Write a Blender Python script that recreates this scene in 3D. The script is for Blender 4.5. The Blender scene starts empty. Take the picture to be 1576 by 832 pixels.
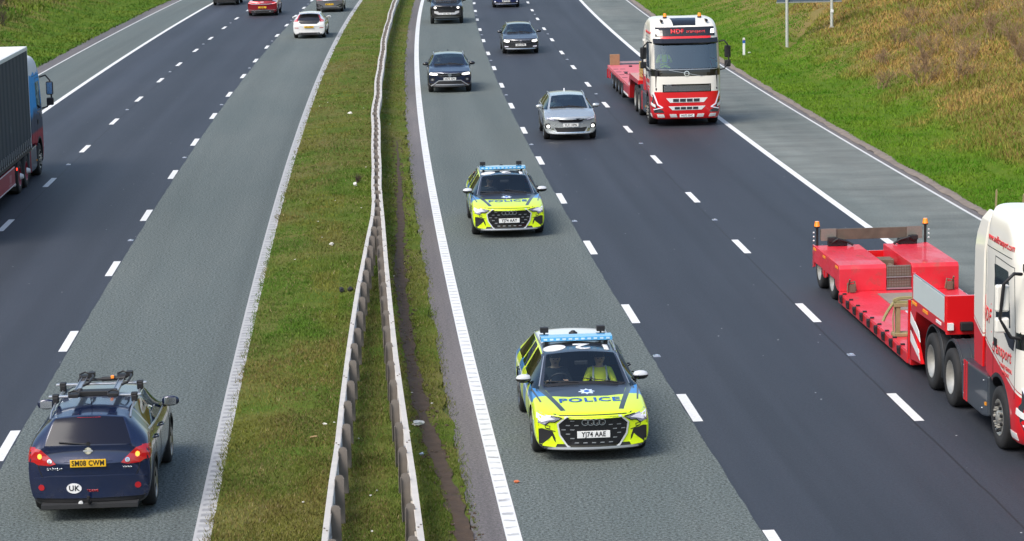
import bpy, bmesh, math, random
import numpy as np
from mathutils import Vector, Matrix
from mathutils.bvhtree import BVHTree
random.seed(7); rng = np.random.default_rng(7)
S = bpy.context.scene
C = S.collection
rad = math.radians

# ------------------------------------------------------------ camera, light
cam_d = bpy.data.cameras.new('camera'); cam = bpy.data.objects.new('camera', cam_d); C.objects.link(cam)
cam_d.sensor_width = 36; cam_d.lens = 3753.721/1576*36; cam_d.clip_start = .5; cam_d.clip_end = 5000
cam.matrix_world = Matrix.Translation((0, 0, 9.33479)) @ Matrix.Rotation(math.pi/2-.16527, 4, 'X') @ Matrix.Rotation(-.02103, 4, 'Z')
S.camera = cam
SUN_EL, SUN_AZ = 50, -138        # azimuth measured from +Y towards +X: the sun stands to the left and slightly behind the camera
wd = bpy.data.worlds.new('World'); S.world = wd; wd.use_nodes = True
nt = wd.node_tree; nt.nodes.clear()
sky = nt.nodes.new('ShaderNodeTexSky'); sky.sky_type = 'NISHITA'; sky.sun_disc = False
sky.sun_elevation = rad(SUN_EL); sky.sun_rotation = rad(SUN_AZ); sky.dust_density = 3.0; sky.air_density = 1.3; sky.ozone_density = 1.5
bg = nt.nodes.new('ShaderNodeBackground'); bg.inputs[1].default_value = .135
out = nt.nodes.new('ShaderNodeOutputWorld')
nt.links.new(sky.outputs[0], bg.inputs[0]); nt.links.new(bg.outputs[0], out.inputs[0])
sl = bpy.data.lights.new('sun', 'SUN'); sl.energy = 1.75; sl.angle = rad(30); sl.color = (1, .95, .87)
so = bpy.data.objects.new('sun', sl); C.objects.link(so)
sd = Vector((math.sin(rad(SUN_AZ))*math.cos(rad(SUN_EL)), math.cos(rad(SUN_AZ))*math.cos(rad(SUN_EL)), math.sin(rad(SUN_EL))))
so.rotation_euler = sd.to_track_quat('Z', 'Y').to_euler()
S.view_settings.view_transform = 'Standard'; S.view_settings.look = 'None'; S.view_settings.gamma = 1
S.view_settings.exposure = .68
S.render.engine = 'CYCLES'; S.cycles.use_denoising = True; S.cycles.max_bounces = 8; S.cycles.transparent_max_bounces = 12
S.cycles.sample_clamp_indirect = 4; S.cycles.caustics_reflective = False; S.cycles.caustics_refractive = False

# ------------------------------------------------------------ road frame: s along the road, o to the right of the lane line
_s = np.arange(-80, 700, .5)
def _th(s):
    c = np.minimum(s, 230.)
    th = -.08093 + 4.65654e-4*c - 2.46772e-6*c*c/2 + 1.16954e-8*c**3/3
    k = 4.65654e-4 - 2.46772e-6*230 + 1.16954e-8*230**2
    return th + np.maximum(s-230., 0)*k
_T = _th(_s); _m = (_T[1:]+_T[:-1])/2
_X = np.concatenate([[0], np.cumsum(np.sin(_m)*.5)]); _Y = np.concatenate([[0], np.cumsum(np.cos(_m)*.5)])
_i0 = int(80/.5); _X = _X-_X[_i0]+5.98205; _Y = _Y-_Y[_i0]
def RS(s, o, z=0.):
    s = np.asarray(s, float); o = np.asarray(o, float)
    th = np.interp(s, _s, _T)
    return np.stack([np.interp(s, _s, _X)+o*np.cos(th), np.interp(s, _s, _Y)-o*np.sin(th), np.broadcast_to(np.asarray(z, float), np.broadcast(s, o).shape)], -1)
def heading(s): return float(np.interp(s, _s, _T))
def place(ob, s, o, z=0., away=False, yaw=0.):
    p = RS(s, o, z); ob.location = p
    ob.rotation_euler = (0, 0, -heading(s)+(0 if away else math.pi)+yaw)

# ------------------------------------------------------------ tags and helpers
def tag(o, label=None, cat=None, group=None, kind=None):
    if label: o['label'] = label
    if cat: o['category'] = cat
    if group: o['group'] = group
    if kind: o['kind'] = kind
    return o
def empty(name, label=None, cat=None, group=None):
    o = bpy.data.objects.new(name, None); C.objects.link(o); o.empty_display_size = .2
    return tag(o, label, cat, group)
def link(name, me, parent=None):
    o = bpy.data.objects.new(name, me); C.objects.link(o)
    if parent is not None: o.parent = parent
    return o
class MB:
    def __init__(s): s.v = []; s.f = []; s.m = []; s.sm = []
    def add(s, v, f, m=0, smooth=False):
        b = len(s.v); s.v += [tuple(map(float, q)) for q in v]
        for q in f: s.f.append([b+i for i in q]); s.m.append(m); s.sm.append(smooth)
        return s
    def box(s, c, d, m=0, rot=None, taper=None):
        h = [x/2 for x in d]; v = []
        for sz in (-1, 1):
            k = taper if (taper and sz > 0) else 1
            for sx, sy in ((-1, -1), (1, -1), (1, 1), (-1, 1)): v.append(Vector((sx*h[0]*k, sy*h[1]*k, sz*h[2])))
        if rot is not None: v = [rot @ q for q in v]
        return s.add([q+Vector(c) for q in v], [(3, 2, 1, 0), (4, 5, 6, 7), (0, 1, 5, 4), (1, 2, 6, 5), (2, 3, 7, 6), (3, 0, 4, 7)], m)
    def cyl(s, a, b, r, n=16, m=0, r2=None, smooth=True, cap=True):
        a = Vector(a); b = Vector(b); d = (b-a).normalized(); u = d.orthogonal().normalized(); w = d.cross(u)
        r2 = r if r2 is None else r2; v = []
        for i in range(n):
            t = 2*math.pi*i/n; q = u*math.cos(t)+w*math.sin(t); v += [a+q*r, b+q*r2]
        s.add(v, [(2*i, 2*((i+1) % n), 2*((i+1) % n)+1, 2*i+1) for i in range(n)], m, smooth)
        if cap: s.add(v, [[2*i for i in range(n)][::-1], [2*i+1 for i in range(n)]], m)
        return s
    def tube(s, pts, r, n=8, m=0, closed=False):
        P = [Vector(p) for p in pts]; N = len(P); v = []; f = []; u = None
        for i, p in enumerate(P):
            a = P[(i-1) % N] if (closed or i > 0) else p; b = P[(i+1) % N] if (closed or i < N-1) else p
            d = (b-a).normalized()
            u = d.orthogonal().normalized() if u is None else (u-d*u.dot(d)).normalized()
            w = d.cross(u); rr = r[i] if hasattr(r, '__len__') else r
            v += [p+(u*math.cos(2*math.pi*k/n)+w*math.sin(2*math.pi*k/n))*rr for k in range(n)]
        for i in range(N if closed else N-1):
            j = (i+1) % N
            f += [(i*n+k, i*n+(k+1) % n, j*n+(k+1) % n, j*n+k) for k in range(n)]
        s.add(v, f, m, True)
        if not closed: s.add(v[:n], [list(range(n))[::-1]], m); s.add(v[-n:], [list(range(n))], m)
        return s
    def prism(s, poly, ax, a, b, m=0):
        def P(q, t): return {'x': (t, q[0], q[1]), 'y': (q[0], t, q[1]), 'z': (q[0], q[1], t)}[ax]
        n = len(poly); v = [P(q, a) for q in poly]+[P(q, b) for q in poly]
        return s.add(v, [list(range(n)), list(range(2*n-1, n-1, -1))]+[(i, n+i, n+(i+1) % n, (i+1) % n) for i in range(n)], m)
    def lathe(s, prof, c, n=24, m=0, ax='x'):
        # profile (axial, radius)
        v = []; k = len(prof)
        for i in range(n):
            t = 2*math.pi*i/n
            for (a, r) in prof: v.append((c[0]+a, c[1]+r*math.cos(t), c[2]+r*math.sin(t)))
        return s.add(v, [(i*k+j, i*k+j+1, ((i+1) % n)*k+j+1, ((i+1) % n)*k+j) for i in range(n) for j in range(k-1)], m, True)
    def mesh(s, name, mats):
        me = bpy.data.meshes.new(name); me.from_pydata(s.v, [], s.f)
        for q in (mats if isinstance(mats, (list, tuple)) else [mats]): me.materials.append(q)
        me.polygons.foreach_set('material_index', s.m); me.polygons.foreach_set('use_smooth', s.sm)
        bm = bmesh.new(); bm.from_mesh(me); bmesh.ops.recalc_face_normals(bm, faces=bm.faces); bm.to_mesh(me); bm.free()
        me.update(); return me
    def build(s, name, mats, parent=None, bevel=0, loc=None):
        o = link(name, s.mesh(name, mats), parent)
        if bevel:
            b = o.modifiers.new('b', 'BEVEL'); b.width = bevel; b.segments = 2; b.limit_method = 'ANGLE'; b.angle_limit = rad(35)
        if loc: o.location = loc
        return o

# ------------------------------------------------------------ materials
def newmat(name):
    m = bpy.data.materials.new(name); m.use_nodes = True
    return m, m.node_tree, m.node_tree.nodes['Principled BSDF']
def lin(c):   # sRGB 0-255 -> linear
    return tuple(((x/255)/12.92 if x/255 <= .04045 else ((x/255+.055)/1.055)**2.4) for x in c)+(1,)
def PM(name, col, rough=.5, metal=0., coat=0., var=.12, scale=8., bump=0., bscale=60., emit=None, es=0., spec=.5):
    m, t, b = newmat(name)
    col = tuple(col)[:3]+(1,)
    b.inputs['Roughness'].default_value = rough; b.inputs['Metallic'].default_value = metal
    b.inputs['Specular IOR Level'].default_value = spec
    if coat: b.inputs['Coat Weight'].default_value = coat; b.inputs['Coat Roughness'].default_value = .04
    tc = t.nodes.new('ShaderNodeTexCoord')
    if var:
        n = t.nodes.new('ShaderNodeTexNoise'); n.inputs['Scale'].default_value = scale; n.inputs['Detail'].default_value = 5
        r = t.nodes.new('ShaderNodeMapRange'); r.inputs[3].default_value = 1-var; r.inputs[4].default_value = 1+var
        x = t.nodes.new('ShaderNodeMix'); x.data_type = 'RGBA'; x.blend_type = 'MULTIPLY'; x.inputs[0].default_value = 1
        x.inputs[6].default_value = col
        t.links.new(tc.outputs['Object'], n.inputs['Vector']); t.links.new(n.outputs[0], r.inputs[0]); t.links.new(r.outputs[0], x.inputs[7]); t.links.new(x.outputs[2], b.inputs['Base Color'])
    else: b.inputs['Base Color'].default_value = col
    if bump:
        n2 = t.nodes.new('ShaderNodeTexNoise'); n2.inputs['Scale'].default_value = bscale; n2.inputs['Detail'].default_value = 4
        bp = t.nodes.new('ShaderNodeBump'); bp.inputs['Strength'].default_value = bump; bp.inputs['Distance'].default_value = .01
        t.links.new(tc.outputs['Object'], n2.inputs['Vector']); t.links.new(n2.outputs[0], bp.inputs['Height']); t.links.new(bp.outputs[0], b.inputs['Normal'])
    if emit: b.inputs['Emission Color'].default_value = tuple(emit)[:3]+(1,); b.inputs['Emission Strength'].default_value = es
    return m
def glass(name, tint, refl=.10, rough=.02):
    m = bpy.data.materials.new(name); m.use_nodes = True; t = m.node_tree; t.nodes.clear()
    tr = t.nodes.new('ShaderNodeBsdfTransparent'); tr.inputs[0].default_value = tuple(tint)+(1,)
    gl = t.nodes.new('ShaderNodeBsdfGlossy'); gl.inputs['Roughness'].default_value = rough; gl.inputs[0].default_value = (.85, .95, 1, 1)
    fr = t.nodes.new('ShaderNodeLayerWeight'); fr.inputs[0].default_value = .35
    mr = t.nodes.new('ShaderNodeMapRange'); mr.inputs[3].default_value = refl; mr.inputs[4].default_value = .8
    mx = t.nodes.new('ShaderNodeMixShader'); o = t.nodes.new('ShaderNodeOutputMaterial')
    t.links.new(fr.outputs['Fresnel'], mr.inputs[0]); t.links.new(mr.outputs[0], mx.inputs[0]); t.links.new(tr.outputs[0], mx.inputs[1]); t.links.new(gl.outputs[0], mx.inputs[2]); t.links.new(mx.outputs[0], o.inputs[0])
    return m
class NX:   # small node-math helper
    def __init__(s, t): s.t = t
    def val(s, x, sock):
        if isinstance(x, (int, float)): sock.default_value = x
        else: s.t.links.new(x, sock)
    def op(s, o, a, b=0., c=None):
        n = s.t.nodes.new('ShaderNodeMath'); n.operation = o; s.val(a, n.inputs[0]); s.val(b, n.inputs[1])
        if c is not None: s.val(c, n.inputs[2])
        return n.outputs[0]
    def poly(s, u, v, pts, soft=.004):   # convex polygon mask, pts counter-clockwise
        r = None
        for (x0, y0), (x1, y1) in zip(pts, pts[1:]+pts[:1]):
            dx, dy = x1-x0, y1-y0; L = math.hypot(dx, dy); nx, ny = -dy/L, dx/L
            d = s.op('ADD', s.op('MULTIPLY', u, nx), s.op('MULTIPLY', v, ny)); d = s.op('SUBTRACT', d, nx*x0+ny*y0)
            m = s.op('MULTIPLY_ADD', d, 1/soft, .5); n = m.node; n.use_clamp = True
            r = m if r is None else s.op('MINIMUM', r, m)
        return r
    def step(s, a, thr, soft=.004):      # 1 when a>thr
        n = s.op('MULTIPLY_ADD', s.op('SUBTRACT', a, thr), 1/soft, .5); n.node.use_clamp = True; return n
    def mix(s, f, a, b):
        x = s.t.nodes.new('ShaderNodeMix'); x.data_type = 'RGBA'; s.val(f, x.inputs[0])
        for q, k in ((a, 6), (b, 7)):
            if isinstance(q, tuple): x.inputs[k].default_value = tuple(q)[:3]+(1,)
            else: s.t.links.new(q, x.inputs[k])
        return x.outputs[2]
    def noise(s, vec, scale, detail=4, rough=.55):
        n = s.t.nodes.new('ShaderNodeTexNoise'); n.inputs['Scale'].default_value = scale; n.inputs['Detail'].default_value = detail; n.inputs['Roughness'].default_value = rough
        s.t.links.new(vec, n.inputs['Vector']); return n.outputs[0]
    def rng(s, x, a, b, c, d):
        n = s.t.nodes.new('ShaderNodeMapRange'); s.val(x, n.inputs[0])
        for i, q in enumerate((a, b, c, d)): n.inputs[i+1].default_value = q
        return n.outputs[0]

M = {}
M['black'] = PM('black_plastic', (.012, .012, .014), .55, var=.2)
M['gloss_black'] = PM('gloss_black', (.008, .008, .01), .12, coat=.6, var=0)
M['rubber'] = PM('tyre_rubber', (.018, .018, .019), .8, var=.25, scale=12)
M['rim'] = PM('alloy_rim', (.45, .46, .48), .3, 1., var=.1)
M['dark_rim'] = PM('dark_alloy_rim', (.10, .10, .11), .35, 1., var=.1)
M['steel_rim'] = PM('steel_truck_rim', (.55, .53, .48), .42, .7, var=.25, scale=14)
M['chrome'] = PM('chrome', (.75, .77, .8), .16, 1., var=0)
M['silver'] = PM('silver_trim', (.5, .52, .55), .35, .8, var=0)
M['interior'] = PM('car_interior', (.02, .021, .023), .8, var=.2)
M['plate_w'] = PM('white_plate', (.78, .79, .78), .35, var=0)
M['plate_y'] = PM('yellow_plate', (.82, .48, .02), .35, var=0)
M['ink'] = PM('black_ink', (.01, .01, .012), .5, var=0)
M['lamp_on'] = PM('headlamp_on', (.8, .8, .8), .1, var=0, emit=(1, .95, .85), es=1.6)
M['drl'] = PM('running_light', (.62, .62, .72), .1, var=0, emit=(.9, .9, 1), es=.22)
M['lens'] = PM('clear_lamp_lens', (.36, .37, .44), .08, .3, coat=1, var=0)
M['lens_dark'] = PM('dark_lamp_lens', (.05, .055, .065), .08, .2, coat=1, var=0)
M['red_lens'] = PM('red_lamp_lens', (.42, .006, .012), .12, coat=1, var=0)
M['red_lit'] = PM('red_lamp_lit', (.8, .03, .02), .15, var=0, emit=(1, .05, .02), es=1.3)
M['amber_lit'] = PM('amber_lamp_lit', (.9, .30, .05), .2, var=0, emit=(1, .36, .05), es=1.1)
M['beacon'] = PM('amber_beacon', (.95, .26, .02), .15, coat=1, var=0, emit=(1, .25, .01), es=.25)
M['white'] = PM('white_vinyl', (.8, .8, .8), .4, var=.03)
M['windscreen'] = glass('tinted_windscreen', (.62, .85, .90), .13); M['clear_ws'] = glass('clear_windscreen', (.93, 1., 1.), .03)
M['side_glass'] = glass('side_glass', (.38, .52, .52), .10)
M['dark_glass'] = glass('privacy_glass', (.05, .06, .07), .07)

def paint(name, col, metal=.3, rough=.28, dirt=.15, lower=None, lz=.45):
    m, t, b = newmat(name); X = NX(t); tc = t.nodes.new('ShaderNodeTexCoord'); sp = t.nodes.new('ShaderNodeSeparateXYZ')
    t.links.new(tc.outputs['Object'], sp.inputs[0])
    c = X.mix(0., col, col)
    if lower: c = X.mix(X.step(sp.outputs[2], lz), lower, c)
    n = X.noise(tc.outputs['Object'], 5, 6)
    d = X.op('MULTIPLY', X.rng(sp.outputs[2], .15, .75, 1., .12), X.rng(n, .35, .75, 0, 1)); d = X.op('MULTIPLY', d, dirt*3); d.node.use_clamp = True
    c = X.mix(d, c, (.09, .08, .07))
    t.links.new(c, b.inputs['Base Color']); b.inputs['Metallic'].default_value = metal
    t.links.new(X.rng(d, 0, 1, rough, .7), b.inputs['Roughness'])
    b.inputs['Coat Weight'].default_value = .9; b.inputs['Coat Roughness'].default_value = .05
    return m

# ------------------------------------------------------------ ground
def vnoise(x, y, seed=0):
    xi = np.floor(x).astype(int); yi = np.floor(y).astype(int); fx = x-xi; fy = y-yi
    def h(a, b):
        n = (a*374761393+b*668265263+seed*1442695041) & 0x7fffffff; n = ((n ^ (n >> 13))*1274126177) & 0x7fffffff
        return ((n ^ (n >> 16)) & 0xffff)/65535.
    fx = fx*fx*(3-2*fx); fy = fy*fy*(3-2*fy)
    return (h(xi, yi)*(1-fx)+h(xi+1, yi)*fx)*(1-fy)+(h(xi, yi+1)*(1-fx)+h(xi+1, yi+1)*fx)*fy
def fbm(x, y, seed=0, oc=4):
    r = 0; a = .5
    for i in range(oc): r = r+a*vnoise(x*2**i, y*2**i, seed+i*17); a /= 2
    return r
def zterr(s, o):
    s = np.asarray(s, float); o = np.asarray(o, float); z = np.zeros(np.broadcast(s, o).shape)
    med = (o > -7.9) & (o < -4.1)
    z = np.where(med, .004+.10*np.clip(np.minimum(o+7.9, -4.1-o)-.12, 0, 1)*(.4+fbm(s*.9, o*.9, 3)), z)
    mud = np.exp(-((o-mudline(s))/.13)**2)*(s < 85)
    z = np.where(med, z-.05*mud*(.5+vnoise(s*3, o*3, 5)), z)
    r = np.clip(o-10.75, 0, None); l = np.clip(-22.15-o, 0, None)
    def prof(d): return .02*(d > 0)+.05*np.clip(d, 0, 2)+.31*np.clip(d-2.2, 0, 9)+.42*np.clip(d-11.2, 0, 60)
    z = z+np.where(r > 0, prof(r)+.10*np.clip(r, 0, 1)*(fbm(s*.6, o*.6, 9)-.45)*2+.5*(vnoise(s*.06, o*.09, 21)-.5)*np.clip(r-3, 0, 4)/4, 0)
    z = z+np.where(l > 0, prof(l)+.10*np.clip(l, 0, 1)*(fbm(s*.6, o*.6, 10)-.45)*2, 0)
    # a shallow drain running up the right-hand slope beside the sign
    d = np.abs((o-13.9)-(s-115.5)*.32)/1.05; z = z-np.where((s > 114) & (s < 150) & (o > 13), .28*np.exp(-(d/.30)**2), 0)
    return z
def mudline(s): return np.interp(s, [28, 34.5, 41, 47, 56, 66, 85], [-4.18, -4.27, -4.60, -4.72, -4.72, -4.55, -4.5])

def uvmesh(name, s0, s1, o0, o1, ns, no, zf, mat, kind='structure', edge=None):
    ss = np.linspace(s0, s1, ns) if not hasattr(ns, '__len__') else np.asarray(ns, float); oo = np.linspace(o0, o1, no) if not hasattr(no, '__len__') else np.asarray(no, float)
    G, O = np.meshgrid(ss, oo, indexing='ij')
    if edge is not None: O = O+edge(G, O)
    Z = zf(G, O) if callable(zf) else np.full(G.shape, zf)
    V = RS(G, O, 0.); V[..., 2] = Z
    a, b = G.shape; idx = np.arange(a*b).reshape(a, b)
    F = np.stack([idx[:-1, :-1], idx[:-1, 1:], idx[1:, 1:], idx[1:, :-1]], -1).reshape(-1, 4)
    me = bpy.data.meshes.new(name); me.vertices.add(a*b); me.vertices.foreach_set('co', V.reshape(-1)); me.loops.add(F.size); me.polygons.add(len(F))
    F = F[:, ::-1]
    me.loops.foreach_set('vertex_index', F.reshape(-1)); me.polygons.foreach_set('loop_start', np.arange(len(F))*4); me.polygons.foreach_set('loop_total', np.full(len(F), 4))
    me.polygons.foreach_set('use_smooth', np.ones(len(F), bool))
    me.update(calc_edges=True)
    uv = me.uv_layers.new(name='road'); U = np.stack([O.reshape(-1)[F.reshape(-1)], G.reshape(-1)[F.reshape(-1)]], -1)
    uv.data.foreach_set('uv', U.reshape(-1)); me.materials.append(mat); me.validate()
    o = link(name, me); tag(o, kind=kind)
    if V.shape and me.polygons[0].normal.z < 0: me.flip_normals()
    return o

def roadmat(name, col, col2, grain, tracks=None, bumps=.35, seam=None, rough=.8, stain=.25, speck=0., cross=False):
    m, t, b = newmat(name); X = NX(t); uv = t.nodes.new('ShaderNodeUVMap'); uv.uv_map = 'road'
    sp = t.nodes.new('ShaderNodeSeparateXYZ'); t.links.new(uv.outputs[0], sp.inputs[0]); o, s = sp.outputs[0], sp.outputs[1]
    def vec(a, bb):
        c = t.nodes.new('ShaderNodeCombineXYZ'); t.links.new(X.op('MULTIPLY', o, a), c.inputs[0]); t.links.new(X.op('MULTIPLY', s, bb), c.inputs[1]); return c.outputs[0]
    long = X.noise(vec(.40, 1.0) if cross else vec(1.4, .02), 1.0, 5, .6); blot = X.noise(vec(.35, .06), 1.0, 5, .6)
    g = X.noise(vec(1, 1), 22, 4, .75); g2 = X.noise(vec(1, 1), 75, 2, .7)
    c = X.mix(X.rng(blot, .35, .68, 0, 1), col, col2)
    k = X.rng(long, .3, .7, 1-stain, 1+stain)
    gg = X.rng(X.op('ADD', X.op('MULTIPLY', g, .6), X.op('MULTIPLY', g2, .4)), .40, .60, 1-grain, 1+grain)
    k = X.op('MULTIPLY', k, gg)
    if tracks:
        for (c0, w, amt) in tracks:
            d = X.op('DIVIDE', X.op('SUBTRACT', o, c0), w); e = X.op('POWER', 2.718, X.op('MULTIPLY', X.op('MULTIPLY', d, d), -1.))
            k = X.op('MULTIPLY', k, X.op('ADD', 1, X.op('MULTIPLY', e, amt)))
    v = t.nodes.new('ShaderNodeVectorMath'); v.operation = 'SCALE'; t.links.new(c, v.inputs[0]); t.links.new(k, v.inputs['Scale']); c = v.outputs[0]
    if seam is not None:   # dark longitudinal construction joint with a slight wander
        wob = X.op('MULTIPLY', X.op('SUBTRACT', X.noise(vec(0, .5), 1, 3), .5), .08)
        d = X.op('ABSOLUTE', X.op('SUBTRACT', X.op('SUBTRACT', o, seam), wob)); c = X.mix(X.op('MULTIPLY', X.op('SUBTRACT', 1, X.step(d, .018, .014)), .92), c, (.012, .012, .014))
    if speck:
        vo = t.nodes.new('ShaderNodeTexVoronoi'); vo.inputs['Scale'].default_value = 5.5; t.links.new(vec(1, 1), vo.inputs['Vector'])
        cl = t.nodes.new('ShaderNodeSeparateColor'); t.links.new(vo.outputs['Color'], cl.inputs[0])
        f = X.op('MULTIPLY', X.step(X.op('SUBTRACT', .09, vo.outputs['Distance']), 0, .02), X.step(cl.outputs[0], .985-speck*.05, .005))
        c = X.mix(f, c, (.6, .62, .62))
    t.links.new(c, b.inputs['Base Color']); b.inputs['Roughness'].default_value = rough
    bp = t.nodes.new('ShaderNodeBump'); bp.inputs['Strength'].default_value = bumps; bp.inputs['Distance'].default_value = .012
    t.links.new(X.op('ADD', g, g2), bp.inputs['Height']); t.links.new(bp.outputs[0], b.inputs['Normal'])
    return m
A_dark = lin((42, 46, 54)); A_dark2 = lin((50, 53, 61)); G1 = lin((88, 97, 95)); G2 = lin((98, 105, 102)); H1 = lin((92, 99, 96)); H2 = lin((113, 117, 112))
wt = lambda c, a=-.10: [(c-.85, .42, a), (c+.85, .42, a)]
tar_r = roadmat('dark_asphalt', A_dark, A_dark2, .34, wt(1.85)+wt(5.5)+[(1.85, .3, -.06), (5.5, .35, -.10)], seam=3.56, rough=.62, stain=.20, speck=.25)
tar_l = roadmat('dark_asphalt_left', A_dark, A_dark2, .34, [(-13.3+q, .45, -.12) for q in (-.85, .85)]+[(-16.9, .55, .34), (-17.8, .5, -.12), (-15.9, .5, -.12)], seam=-15.1, rough=.62, stain=.20, speck=.2)
chip = roadmat('green_grey_chippings', G1, G2, .95, wt(-1.8, -.07), bumps=.8, rough=.85, stain=.07)
chip_l = roadmat('green_grey_chippings_left', G1, G2, .95, wt(-9.7, -.07)+[(-8.3, .25, -.15)], bumps=.8, rough=.85, stain=.07)
hard = roadmat('worn_shoulder_concrete', H1, H2, .34, [(8.0, .4, .10), (9.4, .5, -.08)], bumps=.5, rough=.85, stain=.24, cross=True)
hard_l = roadmat('worn_shoulder_left', G1, H1, .34, [(-19.6, .6, -.05)], bumps=.5, rough=.85, stain=.12)
edge_m = roadmat('old_edge_asphalt', lin((92, 90, 92)), lin((112, 106, 104)), .45, None, bumps=.6, rough=.9, stain=.25)
SS = np.concatenate([np.arange(-60, 260, 2.), np.arange(260, 681, 10.)])
SF = np.concatenate([np.arange(-60, 28, 2.), np.arange(28, 120, .25), np.arange(120, 260, 2.), np.arange(260, 681, 10.)])
def jag(G, O): return (fbm(G*2.1, np.round(O*2), 33, 3)-.44)*.045*(np.abs(np.abs(O+5.76)-5.66) < .02)
def strip(name, o0, o1, mat, z=0., n=2): return uvmesh(name, 0, 0, o0, o1, SF, np.linspace(o0, o1, n), z, mat, edge=jag)
strip('edge_strip', -4.15, -3.46, edge_m); strip('overtaking_lane', -3.46, -.10, chip); strip('carriageway', -.10, 7.24, tar_r)
strip('hard_shoulder', 7.24, 10.36, hard); strip('shoulder_edge', 10.36, 10.80, edge_m)
strip('edge_strip', -7.98, -7.86, edge_m); strip('overtaking_lane', -11.42, -7.98, chip_l); strip('carriageway', -18.5, -11.42, tar_l)
strip('hard_shoulder', -21.35, -18.5, hard_l); strip('shoulder_edge', -22.2, -21.35, edge_m)

# painted markings
def paintmat(name, ribs=0., wear=.25, col=(.78, .78, .76), edges=None, duty=.72):
    m, t, b = newmat(name); X = NX(t); uv = t.nodes.new('ShaderNodeUVMap'); uv.uv_map = 'road'
    sp = t.nodes.new('ShaderNodeSeparateXYZ'); t.links.new(uv.outputs[0], sp.inputs[0])
    n = X.noise(uv.outputs[0], 14, 5, .7); n2 = X.noise(uv.outputs[0], 2.5, 4)
    f = X.op('MULTIPLY', X.rng(n, .45, .75, 0, 1), X.rng(n2, .3, .7, .2, 1)); f = X.op('MULTIPLY', f, wear)
    if ribs:
        w = X.op('FRACT', X.op('MULTIPLY', X.op('ADD', sp.outputs[1], X.op('MULTIPLY', n2, .35)), ribs))
        g = X.op('MULTIPLY', X.step(w, duty, .15), X.rng(n2, .3, .6, .15, .75))
        if edges:
            d = X.op('ABSOLUTE', X.op('SUBTRACT', sp.outputs[0], edges[0])); g = X.op('MULTIPLY', g, X.op('SUBTRACT', 1, X.step(d, edges[1], .02)))
        f = X.op('MAXIMUM', f, g)
    c = X.mix(f, col, (.16, .16, .165)); t.links.new(c, b.inputs['Base Color']); b.inputs['Roughness'].default_value = .6
    bp = t.nodes.new('ShaderNodeBump'); bp.inputs['Strength'].default_value = .3; t.links.new(f, bp.inputs['Height']); t.links.new(bp.outputs[0], b.inputs['Normal'])
    return m
pm = paintmat('road_paint', 0, .55, (.74, .74, .72)); pm_r = paintmat('ribbed_paint', 2.6, .3, (.72, .72, .71), (-3.58, .085), .80); pm_l = paintmat('worn_ribbed_paint', 3.4, .5, (.44, .43, .42), (-7.97, .085), .50); pm_t = paintmat('thin_paint', 0, .6, (.62, .62, .60))
def line(o, w, mat, z=.004): return uvmesh('edge_line', 0, 0, o-w/2, o+w/2, SS, 2, z, mat)
line(-3.58, .22, pm_r); line(7.30, .20, pm); line(-7.97, .25, pm_l, .006); line(-18.52, .20, pm); line(10.38, .085, pm_t, .005); line(-21.35, .09, pm_t, .005)
def dashes(o, ph, w, name):
    mb = MB()
    me_v = []; me_f = []; uvs = []
    for k in range(-9, 66):
        c = ph+9*k; n = len(me_v)
        q = [(c-1.08, o-w/2), (c-1.08, o+w/2), (c+1.08, o+w/2), (c+1.08, o-w/2)]
        me_v += [tuple(RS(a, b, .004)) for a, b in q]; me_f.append((n, n+1, n+2, n+3)); uvs += [(b, a) for a, b in q]
    me = bpy.data.meshes.new(name); me.from_pydata(me_v, [], me_f); u = me.uv_layers.new(name='road')
    for i, q in enumerate(uvs): u.data[i].uv = q
    me.materials.append(pm); tag(link(name, me), kind='structure')
dashes(0, 41.286, .17, 'lane_marking'); dashes(3.65, 40.75, .17, 'lane_marking'); dashes(-11.53, 49.243, .17, 'lane_marking'); dashes(-15.19, 66.093, .17, 'lane_marking')

# ------------------------------------------------------------ verges and the central reserve
def grassmat(name, mode):
    m, t, b = newmat(name); X = NX(t); uv = t.nodes.new('ShaderNodeUVMap'); uv.uv_map = 'road'
    n1 = X.noise(uv.outputs[0], .55, 5, .6); n2 = X.noise(uv.outputs[0], 5, 5, .7); n3 = X.noise(uv.outputs[0], .16, 4)
    sp = t.nodes.new('ShaderNodeSeparateXYZ'); t.links.new(uv.outputs[0], sp.inputs[0]); o = sp.outputs[0]
    green = (.070, .115, .014); olive = (.12, .125, .03); dry = (.20, .155, .055); soil = (.045, .032, .02)
    if mode == 'median':
        c = X.mix(X.rng(n1, .38, .62, 0, 1), green, olive); c = X.mix(X.op('MULTIPLY', X.rng(n3, .5, .7, 0, 1), .6), c, (.15, .115, .05)); c = X.mix(X.rng(n2, .55, .75, 0, .8), c, soil)
    else:
        c = X.mix(X.rng(n1, .38, .62, 0, 1), (.07, .13, .010), (.10, .15, .014))
        d = X.op('SUBTRACT', o, 13.6) if mode == 'right' else X.op('SUBTRACT', -26., o)
        d = X.op('ADD', X.op('MULTIPLY', d, .4), X.op('MULTIPLY', X.op('SUBTRACT', n1, .5), 3.))
        dd = X.rng(d, 0, .8, 0, 1); c = X.mix(X.op('MULTIPLY', dd, X.rng(n3, .3, .6, .5, 1.)), c, dry); c = X.mix(X.rng(n2, .6, .8, 0, .7), c, soil)
    t.links.new(c, b.inputs['Base Color']); b.inputs['Roughness'].default_value = .95; b.inputs['Specular IOR Level'].default_value = .1
    bp = t.nodes.new('ShaderNodeBump'); bp.inputs['Strength'].default_value = .6; bp.inputs['Distance'].default_value = .05; t.links.new(n2, bp.inputs['Height']); t.links.new(bp.outputs[0], b.inputs['Normal'])
    return m
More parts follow.
